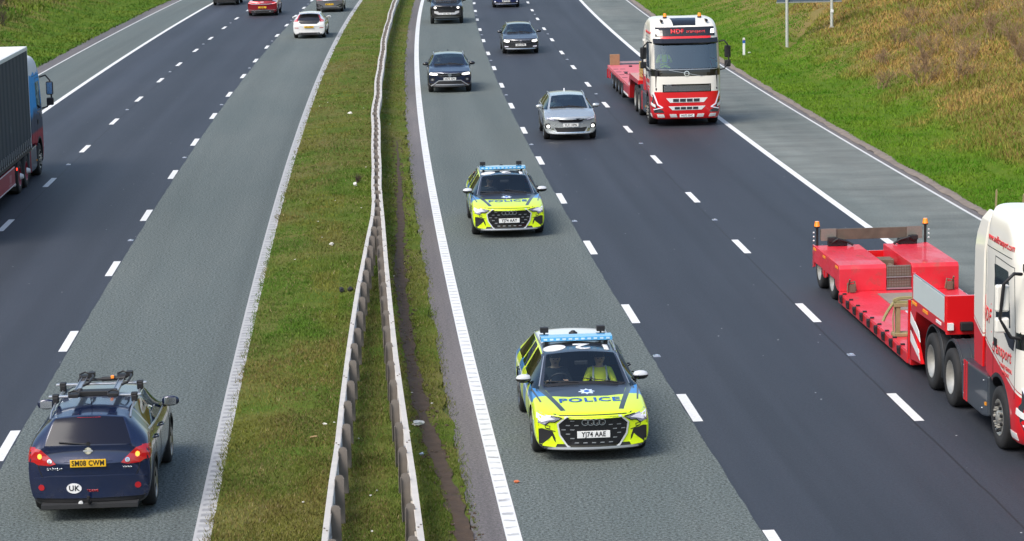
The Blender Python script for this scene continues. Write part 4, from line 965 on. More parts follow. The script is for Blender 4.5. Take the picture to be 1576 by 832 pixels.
# ------------------------------------------------------------ further cars
def front_light(P, poly, lit=None, mat=None):
    for s_ in (-1, 1):
        f = (lambda q: [(s_*a, b) for a, b in q][::s_])
        h = decal(P, 'headlight', 'front', f(poly), mat or M['lens_dark'], .006, grid=.05)
        if lit: decal(P, 'lamp_lens', 'front', f(lit), M['lamp_on'], .012, h, .05)
def both(P, name, view, poly, mat, off=.006, thick=.012, parent=None):
    for s_ in (-1, 1): decal(P, name, view, [(s_*a, b) for a, b in poly][::s_], mat, off, parent, .06, thick)
def common(P, r, wst='five', wm=None, zc=None, mcol=None):
    wheels(P, wst, wm); interior(P, P['yc']-.26, P['zc']); mirrors(P, P['yc']-.36, P['b0'], P['W']/2-.07, mcol)
    for s_ in (-1, 1):
        vw = 'right' if s_ > 0 else 'left'; yB = P.get('yB', (P['yf']+P['yr'])/2+.15)
        gaps(P, vw, [[(P['yc']+.02, .34), (P['yc'], P['b0']-.06)], [(yB-.03, .34), (yB-.03, P['b0']-.02)], [(yB-.72, .60), (yB-.85, P['b0'])]], .014)
        for yy in (yB+.14, yB-.72): MB().tube([(s_*(P['W']/2-.02), yy-.10, P['b0']-.1), (s_*(P['W']/2+.02), yy-.06, P['b0']-.095), (s_*(P['W']/2+.02), yy+.06, P['b0']-.095), (s_*(P['W']/2-.02), yy+.10, P['b0']-.1)], .014, 6).build('door_handle', P['paint'], r)
    wb = MB(); yy = P['yc']+.03
    for (x0, x1) in ((-.52, .02), (.08, .62)): wb.tube([tuple(cast(P, 'top', x0, yy, .02)), tuple(cast(P, 'top', (x0+x1)/2, yy-.03, .02)), tuple(cast(P, 'top', x1, yy-.07, .015))], .009, 5)
    wb.build('wiper', M['black'], r)
    decal(P, 'wiper_cowl', 'top', [(-.66, P['yc']-.02), (.66, P['yc']-.02), (.58, P['yc']+.05), (-.58, P['yc']+.05)], M['black'], .004)
def rails(P, r, x=.6, m=None):
    for s_ in (-1, 1): MB().tube([tuple(cast(P, 'top', s_*x, yy, .04 if P['yr']+.2 < yy < P['yf']-.2 else .0)) for yy in np.linspace(P['yr']+.1, P['yf']-.1, 14)], .016, 6).build('roof_rail', m or M['silver'], r)
def fin(P, r, col=None):
    y = P['yr']+.25; z = cast(P, 'top', 0, y, 0).z; MB().prism([(y-.10, z-.01), (y+.10, z-.01), (y-.06, z+.07), (y-.09, z+.07)], 'x', -.018, .018).build('roof_fin', col or P['paint'], r, bevel=.006)

# silver crossover hatch, middle lane
silv = paint('silver_paint', (.50, .53, .54), .55, .26, .05)
P = dict(L=4.395, W=1.82, H=1.46, zn=.80, zc=1.02, yc=.98, yf=.28, yr=-1.50, yse=-1.42, yt=-2.02, zt=1.12, b0=.98, b1=1.10, zb=.20, axles=(1.32, -1.33), R=.34, rw=.62, sweep=.24, zr=1.40, ztail=.98, paint=silv)
r = car(P, 'hatchback_car', 'silver hatchback with fog lamps lit, level with the further white and red lorry', 'car', None, 3); common(P, r, wm=M['rim']); rails(P, r); fin(P, r, M['white'])
decal(P, 'grille', 'front', [(-.40, .655), (-.30, .625), (.30, .625), (.40, .655), (.46, .74), (.38, .765), (-.38, .765), (-.46, .74)], M['gloss_black'], .008)
decal(P, 'grille_lip', 'front', band([(-.44, .66), (-.30, .615), (.30, .615), (.44, .66)], .016), M['chrome'], .012, grid=.06)
front_light(P, [(.50, .68), (.52, .735), (.66, .80), (.86, .83), (.84, .74), (.70, .69)], None, M['lens'])
for s_ in (-1, 1): decal(P, 'headlight_strip', 'front', [(s_*a, b) for a, b in [(.56, .72), (.80, .785), (.80, .765), (.57, .705)]], M['drl'], .014, grid=.06)
decal(P, 'lower_grille', 'front', [(-.46, .30), (.46, .30), (.56, .46), (.40, .445), (-.40, .445), (-.56, .46)], M['black'], .006)
decal(P, 'bumper_bar', 'front', [(-.50, .275), (.50, .275), (.50, .295), (-.50, .295)], M['chrome'], .014, grid=.06)
both(P, 'fog_recess', 'front', [(.66, .42), (.86, .42), (.88, .58), (.72, .60)], M['black']); both(P, 'fog_lamp', 'front', ellipse(.76, .49, .055, .055, 14), M['lamp_on'], .014)
both(P, 'intake_corner', 'front', [(.52, .30), (.62, .30), (.66, .40), (.60, .46)], M['chrome'], .010)
plate(P, 'front', .535, 'YL71 HPN'); place(r, 84.72, 1.42, yaw=rad(-.5))
person('driver in a light top at the wheel of the silver hatchback', r, (.37, -.42, .46), grey_c)
decal(P, 'sun_visor', 'top', [(.1, .22), (.55, .22), (.55, .30), (.1, .30)], M['plate_w'], -.03, grid=0) if False else None

# dark blue-black compact crossover, green lane
dblu = paint('dark_blue_paint', (.012, .022, .055), .4, .22, .06, lower=(.03, .028, .03), lz=.42)
P = dict(L=4.234, W=1.82, H=1.55, zn=.88, zc=1.08, yc=.90, yf=.24, yr=-1.45, yse=-1.38, yt=-1.96, zt=1.16, b0=1.04, b1=1.14, zb=.22, axles=(1.28, -1.31), R=.345, rw=.63, sweep=.20, zr=1.48, ztail=1.02, paint=dblu)
r = car(P, 'compact_suv', 'small dark blue off-road style car with a chrome bumper bar, following the police cars', 'car', None, 3); common(P, r, mcol=M['gloss_black']); rails(P, r, .62, M['silver']); fin(P, r, M['black']); arch_trim(P, M['black'])
decal(P, 'grille', 'front', [(-.50, .74), (-.42, .67), (.42, .67), (.50, .74), (.44, .80), (-.44, .80)], M['gloss_black'], .008)
decal(P, 'grille_bar', 'front', band([(-.50, .815), (.50, .815)], .018)+band([(-.42, .74), (.42, .74)], .012), M['silver'], .014, grid=.08)
decal(P, 'round_emblem', 'front', ellipse(0, .745, .075, .075), M['chrome'], .024, grid=0)
front_light(P, [(.46, .74), (.50, .83), (.80, .88), (.88, .85), (.86, .74), (.60, .71)], [(.50, .75), (.52, .81), (.80, .85), (.84, .76), (.62, .73)])
both(P, 'fog_recess', 'front', ellipse(.72, .555, .11, .085, 18), M['black'], .006); both(P, 'fog_ring', 'front', ellipse(.72, .555, .05, .04, 14), M['silver'], .014)
decal(P, 'lower_grille', 'front', [(-.56, .32), (.56, .32), (.46, .50), (-.46, .50)], M['black'], .006)
decal(P, 'bumper_bar', 'front', band([(-.80, .30), (-.66, .37), (-.46, .515), (.46, .515), (.66, .37), (.80, .30)], .035), M['silver'], .016, grid=.06)
decal(P, 'skid_strip', 'front', [(-.60, .335), (.60, .335), (.60, .36), (-.60, .36)], M['silver'], .014)
plate(P, 'front', .585, 'HX70 XPH'); place(r, 103.4, -2.26)
person('driver in a dark top in the small dark blue off-road style car', r, (.37, -.45, .50), cloth_dark)

# dark grey estate with headlights on, middle lane
dgry = paint('dark_grey_paint', (.045, .048, .058), .6, .24, .12)
P = dict(L=4.77, W=1.83, H=1.44, zn=.76, zc=.98, yc=.98, yf=.25, yr=-1.80, yse=-1.70, yt=-2.20, zt=1.04, b0=.96, b1=1.04, zb=.19, axles=(1.42, -1.37), R=.335, rw=.61, sweep=.2, zr=1.38, ztail=.96, paint=dgry, quarter=-1.0, yB=-.4)
r = car(P, 'saloon_car', 'dark grey car with lit headlights, ahead of the silver hatchback in the same lane', 'car', None, 3); common(P, r); rails(P, r, .59)
decal(P, 'grille', 'front', [(-.50, .62), (-.46, .56), (.46, .56), (.50, .62), (.50, .70), (-.50, .70)], M['gloss_black'], .008)
decal(P, 'grille_bar', 'front', band([(-.55, .705), (.55, .705)], .016)+band([(-.5, .66), (.5, .66)], .010)+band([(-.5, .62), (.5, .62)], .010)+band([(-.5, .575), (.5, .575)], .010), M['silver'], .014, grid=.08)
decal(P, 'round_emblem', 'front', ellipse(0, .65, .065, .065), M['chrome'], .024, grid=0)
front_light(P, [(.52, .60), (.53, .71), (.82, .76), (.88, .72), (.84, .60), (.66, .56)], [(.56, .61), (.56, .69), (.80, .73), (.83, .64), (.68, .59)])
both(P, 'fog_recess', 'front', [(.50, .34), (.84, .34), (.86, .44), (.54, .42)], M['black']); both(P, 'fog_lamp', 'front', [(.60, .365), (.80, .365), (.80, .41), (.62, .40)], M['drl'], .014)
decal(P, 'lower_grille', 'front', [(-.46, .30), (.46, .30), (.50, .40), (-.50, .40)], M['black'], .006); decal(P, 'bumper_bar', 'front', [(-.84, .275), (.84, .275), (.84, .29), (-.84, .29)], M['chrome'], .014, grid=.06)
plate(P, 'front', .465, 'WV16 FPJ'); place(r, 123.55, 1.60)
person('driver in a pale shirt at the wheel of the dark grey car', r, (.36, -.42, .42), grey_c)
person('front passenger in the dark grey car', r, (-.36, -.42, .42), cloth_dark, False)

# black boxy off-roader
blk = paint('black_paint', (.012, .013, .016), .3, .22, .06)
P = dict(L=4.75, W=1.98, H=1.93, zn=1.10, zc=1.28, yc=.98, yf=.52, yr=-2.02, yse=-1.95, yt=-2.16, zt=1.30, b0=1.26, b1=1.30, zb=.32, axles=(1.50, -1.50), R=.40, rw=.74, sweep=.14, zr=1.90, ztail=1.15, paint=blk, nose=.7, yB=-.4)
r = car(P, 'off_road_vehicle', 'black boxy off-road vehicle with a pale bumper bar at the top of the green lane', 'car', None, 2); common(P, r, wm=M['dark_rim']); rails(P, r, .70, M['black']); arch_trim(P, M['black'], .07)
decal(P, 'grille', 'front', [(-.44, .92), (.44, .92), (.44, 1.06), (-.44, 1.06)], M['gloss_black'], .008)
decal(P, 'oval_badge', 'front', ellipse(-.28, 1.03, .05, .03), M['silver'], .018, grid=0)
front_light(P, [(.54, .88), (.54, 1.06), (.84, 1.07), (.84, .90)], ellipse(.68, .975, .075, .065, 14))
decal(P, 'bumper', 'front', [(-.85, .52), (.85, .52), (.88, .84), (-.88, .84)], M['black'], .008); decal(P, 'bumper_bar', 'front', [(-.74, .66), (-.50, .56), (.50, .56), (.74, .66), (.74, .78), (.52, .76), (.46, .68), (-.46, .68), (-.52, .76), (-.74, .78)], PM('pale_bumper', (.62, .62, .64), .4, .3, var=.05), .022, grid=.08)
plate(P, 'front', .62, 'LF21 VKO', ahead=.035); place(r, 148.1, -1.86)
person('driver in the black boxy off-road vehicle', r, (.40, -.42, .72), cloth_dark)

# blue hatch at the top edge, middle lane
bl2 = paint('blue_paint', (.010, .022, .12), .4, .22, .06)
P = dict(L=4.35, W=1.80, H=1.45, zn=.78, zc=1.00, yc=.98, yf=.25, yr=-1.45, yse=-1.38, yt=-2.0, zt=1.08, b0=.97, b1=1.06, zb=.18, axles=(1.32, -1.30), R=.325, rw=.60, sweep=.22, zr=1.39, ztail=.95, paint=bl2)
r = car(P, 'hatchback_car', 'deep blue hatchback cut off by the top edge, in the dark middle lane', 'car', None, 2); common(P, r)
decal(P, 'grille', 'front', [(-.40, .62), (.40, .62), (.50, .70), (-.50, .70)], M['gloss_black'], .008); decal(P, 'round_emblem', 'front', ellipse(0, .67, .05, .05), M['chrome'], .02, grid=0)
front_light(P, [(.50, .63), (.54, .72), (.84, .78), (.86, .68)]); both(P, 'intake', 'front', [(.42, .28), (.80, .28), (.86, .46), (.50, .36)], M['black']); both(P, 'fog_lamp', 'front', ellipse(.72, .40, .05, .045, 12), M['drl'], .014)
decal(P, 'lower_grille', 'front', [(-.40, .26), (.40, .26), (.44, .36), (-.44, .36)], M['black'], .006); decal(P, 'bumper_bar', 'front', [(-.84, .245), (.84, .245), (.84, .26), (-.84, .26)], M['silver'], .014, grid=.06)
plate(P, 'front', .43, 'GK19 RZW'); place(r, 163.3, 2.06)

# ------- driving away on the left
wht = paint('white_paint', (.78, .78, .77), .0, .25, .05)
P = dict(L=4.27, W=1.79, H=1.44, zn=.78, zc=.98, yc=.95, yf=.22, yr=-1.50, yse=-1.30, yt=-1.93, zt=.98, b0=.95, b1=1.04, zb=.19, axles=(1.31, -1.33), R=.33, rw=.60, sweep=.22, zr=1.36, ztail=.86, paint=wht, rg=M['dark_glass'], sgr=M['dark_glass'])
r = car(P, 'hatchback_car', 'small white hatchback with tall red rear lamps, driving away', 'car', None, 3); common(P, r)
decal(P, 'tailgate_glass', 'rear', [(-.44, .80), (.44, .80), (.56, .90), (.62, 1.02), (.50, 1.31), (-.50, 1.31), (-.62, 1.02), (-.56, .90)], M['gloss_black'], .010)
both(P, 'rear_lamp', 'rear', [(.56, 1.30), (.50, 1.30), (.62, 1.04), (.60, .92), (.84, .92), (.80, 1.00), (.66, 1.08)][::-1], M['red_lens'], .014)
both(P, 'rear_lamp_lens', 'rear', [(.66, .93), (.83, .93), (.80, .99), (.68, 1.02)][::-1], PM('pink_lens', (.7, .25, .25), .15, var=0), .022)
both(P, 'bumper_reflector', 'rear', [(.58, .60), (.80, .61), (.80, .575), (.58, .565)], M['red_lens'], .010); decal(P, 'diffuser', 'rear', [(-.62, .26), (.62, .26), (.56, .33), (-.56, .33)], M['black'], .008)
plate(P, 'rear', .64, 'LB10 HGU', True)
MB().box((0, -1.62, 1.41), (1.10, .26, .03)).build('roof_spoiler', wht, r, bevel=.012)
for s_ in (-1, 1): MB().cyl((s_*.50, -2.02, .28), (s_*.50, -2.14, .28), .04, 12).build('exhaust_pipe', M['chrome'], r)
place(r, 138.2, -9.52, away=True, yaw=rad(-1))

gry = paint('mid_grey_paint', (.20, .20, .22), .6, .28, .05)
P = dict(L=4.37, W=1.80, H=1.45, zn=.78, zc=.98, yc=.95, yf=.22, yr=-1.50, yse=-1.40, yt=-1.98, zt=1.03, b0=.95, b1=1.04, zb=.19, axles=(1.31, -1.33), R=.335, rw=.60, sweep=.22, zr=1.38, ztail=.92, paint=gry, rg=M['dark_glass'], sgr=M['dark_glass'])
r = car(P, 'hatchback_car', 'grey hatchback with black rear bumper vents, cut off by the top edge', 'car', None, 2); common(P, r)
both(P, 'rear_lamp', 'rear', [(.30, .86), (.86, .90), (.88, .80), (.50, .79)][::-1], M['red_lens'], .010); decal(P, 'light_strip', 'rear', [(-.30, .84), (.30, .84), (.30, .86), (-.30, .86)], M['red_lens'], .010)
both(P, 'bumper_vent', 'rear', [(.40, .40), (.60, .50), (.86, .58), (.86, .36), (.70, .32)][::-1], M['black'], .008); both(P, 'vent_blade', 'rear', [(.44, .36), (.74, .46), (.72, .42), (.46, .33)][::-1], M['chrome'], .016)
decal(P, 'diffuser', 'rear', [(-.56, .24), (.56, .24), (.50, .32), (-.50, .32)], M['black'], .008); plate(P, 'rear', .52, 'ML71 OYK', True)
place(r, 162.6, -9.50, away=True)

redp = paint('red_paint', (.30, .004, .015), .5, .2, .04)
P = dict(L=4.53, W=1.94, H=1.30, zn=.72, zc=.90, yc=.70, yf=.02, yr=-1.05, yse=-1.0, yt=-1.72, zt=.98, b0=.90, b1=.98, zb=.17, axles=(1.35, -1.35), R=.345, rw=.56, sweep=.22, zr=1.22, ztail=.96, paint=redp, rg=M['dark_glass'], sgr=M['dark_glass'], boot=-2.08, zboot=.97)
r = car(P, 'sports_car', 'low red sports car with a thin curved tail light strip, driving away', 'car', None, 3); common(P, r)
decal(P, 'tail_light_strip', 'rear', band([(-.90, .84), (-.70, .78), (-.40, .755), (.40, .755), (.70, .78), (.90, .84)], .022), M['drl'], .012, grid=.06); both(P, 'rear_lamp', 'rear', [(.62, .80), (.90, .86), (.91, .82), (.64, .765)][::-1], M['red_lit'], .010)
decal(P, 'winged_emblem', 'rear', [(-.13, .885), (0, .87), (.13, .885), (.10, .90), (-.10, .90)], M['chrome'], .012, grid=0)
decal(P, 'diffuser', 'rear', [(-.88, .30), (-.60, .21), (.60, .21), (.88, .30), (.60, .36), (.3, .42), (-.3, .42), (-.60, .36)], M['black'], .008); decal(P, 'diffuser_edge', 'rear', band([(-.86, .40), (-.60, .37), (.60, .37), (.86, .40)], .014), M['silver'], .014, grid=.06)
plate(P, 'rear', .55, 'V8 RSJ', True); 
for s_ in (-1, 1): MB().cyl((s_*.50, -2.1, .28), (s_*.50, -2.26, .28), .05, 12).build('exhaust_pipe', M['chrome'], r)
place(r, 160.3, -13.68, away=True, yaw=rad(-.5))

P = dict(L=4.5, W=1.84, H=1.62, zn=.85, zc=1.05, yc=.95, yf=.25, yr=-1.75, yse=-1.65, yt=-2.05, zt=1.12, b0=1.02, b1=1.12, zb=.21, axles=(1.33, -1.35), R=.35, rw=.62, sweep=.2, zr=1.56, ztail=1.0, paint=blk, rg=M['dark_glass'], sgr=M['dark_glass'])
r = car(P, 'estate_car', 'black car cut off by the top edge, only its rear bumper and yellow plate showing', 'car', None, 2); common(P, r)
both(P, 'rear_lamp', 'rear', [(.62, .84), (.88, .86), (.88, 1.0), (.66, .98)][::-1], M['red_lens'], .010); decal(P, 'diffuser', 'rear', [(-.8, .24), (.8, .24), (.8, .36), (-.8, .36)], M['black'], .008); plate(P, 'rear', .60, 'DG67 NVL', True)
place(r, 173.6, -17.32, away=True)

# ------------------------------------------------------------ lorries
redt = PM('fleet_red', (.66, .008, .012), .33, 0, .7, var=.10, scale=2)
reddeck, t_, b_ = newmat('red_deck_paint'); X = NX(t_); tc = t_.nodes.new('ShaderNodeTexCoord')
mp = t_.nodes.new('ShaderNodeMapping'); mp.inputs['Scale'].default_value = (1, .35, 1); t_.links.new(tc.outputs['Object'], mp.inputs[0])
n_ = X.noise(mp.outputs[0], 3.2, 7, .7); n2_ = X.noise(tc.outputs['Object'], .9, 4)
c_ = X.mix(X.rng(n2_, .35, .65, 0, 1), (.62, .016, .03), (.70, .035, .06)); c_ = X.mix(X.rng(n_, .55, .78, 0, .75), c_, (.20, .085, .06))
t_.links.new(c_, b_.inputs['Base Color']); t_.links.new(X.rng(n_, .4, .7, .34, .7), b_.inputs['Roughness']); b_.inputs['Coat Weight'].default_value = .25
cream = PM('cream_white_paint', (.80, .77, .70), .3, 0, .7, var=.04)
rust = PM('rusty_steel', (.17, .12, .085), .85, .2, var=.45, scale=6, bump=.5, bscale=30); grate = PM('steel_tread_plate', (.26, .24, .21), .6, .5, var=.2, scale=30)
khaki = PM('khaki_timber', (.30, .24, .12), .85, var=.3, scale=9); guard_m = PM('black_mudguard', (.030, .034, .040), .5, var=.15); amberm = PM('amber_marker', (.85, .33, .02), .4, var=0)
boardm = PM('grey_board', (.50, .56, .56), .5, var=.06, scale=2)
def cab_paint(kind):
    m, t, b = newmat('cab_paint_'+kind); X = NX(t); tc = t.nodes.new('ShaderNodeTexCoord'); sp = t.nodes.new('ShaderNodeSeparateXYZ'); t.links.new(tc.outputs['Object'], sp.inputs[0]); x, y, z = sp.outputs
    if kind == 'red':
        k = X.op('SUBTRACT', X.op('SUBTRACT', 1.36, X.op('MULTIPLY', y, .27)), z)      # red sweep falling towards the front
        k = X.op('ADD', k, X.op('MULTIPLY', X.op('POWER', X.op('MAXIMUM', X.op('SUBTRACT', X.op('MULTIPLY', y, -1), .9), 0), 2), .12))
        c = X.mix(X.step(k, 0), (.80, .77, .70), (.66, .008, .012))
        ln = X.op('ABSOLUTE', X.op('ADD', k, .05)); c = X.mix(X.op('SUBTRACT', 1, X.step(ln, .010)), c, (.5, .03, .04))
        c = X.mix(X.op('MULTIPLY', X.step(y, 1.22), X.step(X.op('SUBTRACT', 1.25, z), 0)), c, (.66, .008, .012))
        c = X.mix(X.op('MULTIPLY', X.step(y, 1.22), X.step(z, 1.26)), c, (.80, .77, .70))
        c = X.mix(X.op('MULTIPLY', X.step(y, .92), X.poly(x, z, [(-2, 1.80), (2, 1.80), (2, 2.05), (-2, 2.05)])), c, (.01, .01, .012))
    else:
        n = X.noise(tc.outputs['Object'], 2.2, 4); zz = X.op('ADD', z, X.op('MULTIPLY', X.op('SUBTRACT', n, .5), .7))
        c = X.mix(X.step(zz, 3.22, .05), (.01, .34, .80), (.75, .76, .78)); c = X.mix(X.op('SUBTRACT', 1, X.step(zz, 2.02, .3)), c, (.03, .045, .09)); c = X.mix(X.op('SUBTRACT', 1, X.step(z, 1.42, .1)), c, (.34, .008, .03))
    t.links.new(c, b.inputs['Base Color']); b.inputs['Roughness'].default_value = .3 if kind == 'red' else .6; b.inputs['Coat Weight'].default_value = .7 if kind == 'red' else 0; b.inputs['Coat Roughness'].default_value = .05; return m
def cab(root, pm_, glassy=True):
    rings = [(.27, 1.30, 1.16, -.52), (.42, 1.40, 1.245, -.54), (1.02, 1.43, 1.25, -.56), (1.08, 1.43, 1.25, -1.02), (1.30, 1.43, 1.25, -1.05), (1.80, 1.41, 1.25, -1.05), (2.04, 1.38, 1.25, -1.05),
             (2.94, 1.16, 1.235, -1.05), (3.10, 1.12, 1.23, -1.05), (3.46, .94, 1.20, -1.04), (3.70, .62, 1.13, -1.0), (3.80, .10, .98, -.85)]
    V = []; F = []; mt = []; N = 16
    for (z, yf, w, yr) in rings:
        h = [(0, yf), (.62*w, yf-.02), (.90*w, yf-.12), (w, yf-.42), (w, yf-.70), (w, min(yf-1.55, -.2) if z > 1.05 else yf-1.2), (w, yr+.10), (.93*w, yr), (0, yr)]
        V += [(a, b, z) for a, b in h]+[(-a, b, z) for a, b in h[1:-1][::-1]]
    nr = len(rings)
    for i in range(nr-1):
        for j in range(N):
            F.append((i*N+j, i*N+(j+1) % N, (i+1)*N+(j+1) % N, (i+1)*N+j)); m = 0
            if i == 6 and j in (0, 1, 15, 14): m = 1
            if i == 6 and j == 4: m = 3
            if i == 6 and j == 11: m = 4
            mt.append(m)
    c0 = len(V); V += [(0, .4, .27), (0, -.3, 3.83)]
    F += [(c0, (j+1) % N, j) for j in range(N)]+[(c0+1, (nr-1)*N+j, (nr-1)*N+(j+1) % N) for j in range(N)]; mt += [0]*(2*N)
    me = bpy.data.meshes.new('cab'); me.from_pydata(V, [], F); me.polygons.foreach_set('material_index', mt)
    bm = bmesh.new(); bm.from_mesh(me); bmesh.ops.recalc_face_normals(bm, faces=bm.faces)
    cl = bm.edges.layers.float.new('crease_edge'); vl = bm.verts.layers.float.new('crease_vert')
    for e in bm.edges:
        f = e.link_faces
        if len(f) == 2 and f[0].material_index != f[1].material_index: e[cl] = .9
        elif abs(e.verts[0].co.z-e.verts[1].co.z) < .02 and any(abs(e.verts[0].co.z-q) < .02 for q in (.27, 1.02, 1.08, 3.10)): e[cl] = .6
    for v in bm.verts:
        if len([f for f in v.link_faces if f.material_index]) == 1: v[vl] = .55
    bm.to_mesh(me); bm.free()
    mats = [pm_, M['windscreen'], M['side_glass'], M['side_glass'], M['side_glass'], M['black']]
    ob = link('tmp', me); [me.materials.append(q) for q in mats]; sm = ob.modifiers.new('s', 'SUBSURF'); sm.levels = 3
    ct = MB()
    for sx in (-1, 1): ct.cyl((sx*1.5, 0, .52), (sx*.80, 0, .52), .63, 40, 5)
    co = ct.build('cut', mats); cb = bmesh.new(); cb.from_mesh(co.data); bmesh.ops.remove_doubles(cb, verts=cb.verts, dist=1e-5); bmesh.ops.recalc_face_normals(cb, faces=cb.faces); cb.to_mesh(co.data); cb.free()
    bo = ob.modifiers.new('b', 'BOOLEAN'); bo.object = co; bo.solver = 'EXACT'; res = evaluated(ob); bpy.data.objects.remove(ob); bpy.data.objects.remove(co)
    bm = bmesh.new(); bm.from_mesh(res); P = dict(tree=BVHTree.FromBMesh(bm), root=root, W=2.5, H=3.8, L=2.8, yfront=1.43, axles=(0,), R=.5)
    for k, nm in ((0, 'cab'), (1, 'windscreen'), (3, 'side_window'), (4, 'side_window')):
        b2 = bm.copy(); bmesh.ops.delete(b2, geom=[f for f in b2.faces if f.material_index not in ((0, 5) if k == 0 else (k,))], context='FACES'); mm = bpy.data.meshes.new(nm)
        for f in b2.faces: f.smooth = True; f.material_index = 1 if f.material_index == 5 else 0
        b2.to_mesh(mm); b2.free(); mm.materials.append(mats[k])
        if k == 0: mm.materials.append(M['black']); mm.set_sharp_from_angle(angle=rad(38))
        link(nm, mm, root)
    bm.free()
    # inside: dark floor, two seats, dash, wheel
    MB().box((0, .2, 1.35), (2.2, 2.2, .08)).box((0, -.75, 2.3), (2.2, .06, 2.0)).build('cab_floor', M['interior'], root)
    MB().prism([(.75, 1.4), (1.28, 1.4), (1.28, 1.98), (.95, 2.05), (.75, 1.95)], 'x', -1.1, 1.1).build('dashboard', M['interior'], root, bevel=.02)
    for sx in (-.65, .65): MB().box((sx, .1, 1.75), (.5, .5, .15)).box((sx, -.2, 2.15), (.5, .14, .75)).box((sx, -.22, 2.6), (.3, .1, .2)).build('seat', M['interior'], root, bevel=.04)
    t = MB(); cc = Vector((.65, .60, 2.02)); ux = Vector((1, 0, 0)); uy = Vector((0, .7, .7)); t.tube([cc+ux*.22*math.cos(a)+uy*.22*math.sin(a) for a in np.linspace(0, 2*math.pi, 25)[:-1]], .016, 6, 0, True); t.cyl(cc, cc+Vector((0, .2, -.2)), .03, 8); t.box(cc, (.36, .03, .05)); t.build('steering_wheel', M['black'], root)
    return P
def truck_wheel(root, x, y, R=.50, w=.32, dual=False, mat=None):
    sx = 1 if x > 0 else -1; mb = MB(); t = w/2; rr = R*.58; offs = (0,) if not dual else (0, -sx*(w+.03))
    for o_ in offs: mb.lathe([(o_-t, rr), (o_-t*1.02, R*.8), (o_-t*.95, R*.96), (o_-t*.75, R), (o_+t*.75, R), (o_+t*.95, R*.96), (o_+t*1.02, R*.8), (o_+t, rr), (o_+t*.5, rr*.97), (o_-t*.5, rr*.97), (o_-t, rr)], (0, 0, 0), 36)
    o = mb.build('wheel', M['rubber'], root); o.location = (x-sx*t, y, R); a = sx*t; rb = MB()
    if dual: rb.lathe([(a, rr*1.01), (a*1.02, rr*.95), (-a*.3, rr*.86), (-a*.55, rr*.55), (-a*.5, rr*.42), (a*.15, rr*.40), (a*.25, rr*.30), (a*.3, .005)], (0, 0, 0), 32)
    else: rb.lathe([(a, rr*1.01), (a*1.03, rr*.95), (a*.5, rr*.88), (a*.75, rr*.62), (a*1.0, rr*.50), (a*1.0, rr*.38), (a*1.18, rr*.32), (a*1.18, .005)], (0, 0, 0), 32)
    nutx = a*.98 if not dual else -a*.35; rad_ = rr*.55 if not dual else rr*.50
    for k in range(10):
        q = 2*math.pi*k/10; rb.cyl((nutx, rad_*math.cos(q), rad_*math.sin(q)), (nutx+sx*.05, rad_*math.cos(q), rad_*math.sin(q)), .016, 6)
        q += .3; rb.cyl((nutx-sx*.004, rr*.74*math.cos(q), rr*.74*math.sin(q)), (nutx+sx*.035 if not dual else nutx+sx*.02, rr*.74*math.cos(q), rr*.74*math.sin(q)), .028, 8, 1)
    rb.build('rim', [mat or M['steel_rim'], M['black']], o); return o
def mudguard(root, x, y, R=.62, w=.42, z=.5, a0=-5, a1=185):
    mb = MB(); n = 18; V = []
    for i in range(n+1):
        t = rad(a0+(a1-a0)*i/n)
        for (dx, r) in ((-w/2, R), (w/2, R), (w/2, R+.03), (-w/2, R+.03)): V.append((x+dx, y+r*math.cos(t), z+r*math.sin(t)))
    mb.add(V, [(i*4+j, i*4+(j+1) % 4, (i+1)*4+(j+1) % 4, (i+1)*4+j) for i in range(n) for j in range(4)]+[(0, 1, 2, 3), tuple(n*4+k for k in (3, 2, 1, 0))], 0, False)
    for k in (-.45, 0, .45):
        mb.tube([(x+k*w*.9, y+(R+.032)*math.cos(rad(a0+(a1-a0)*i/n)), z+(R+.032)*math.sin(rad(a0+(a1-a0)*i/n))) for i in range(n+1)], .012, 5)
    mb.build('mudguard', guard_m, root)
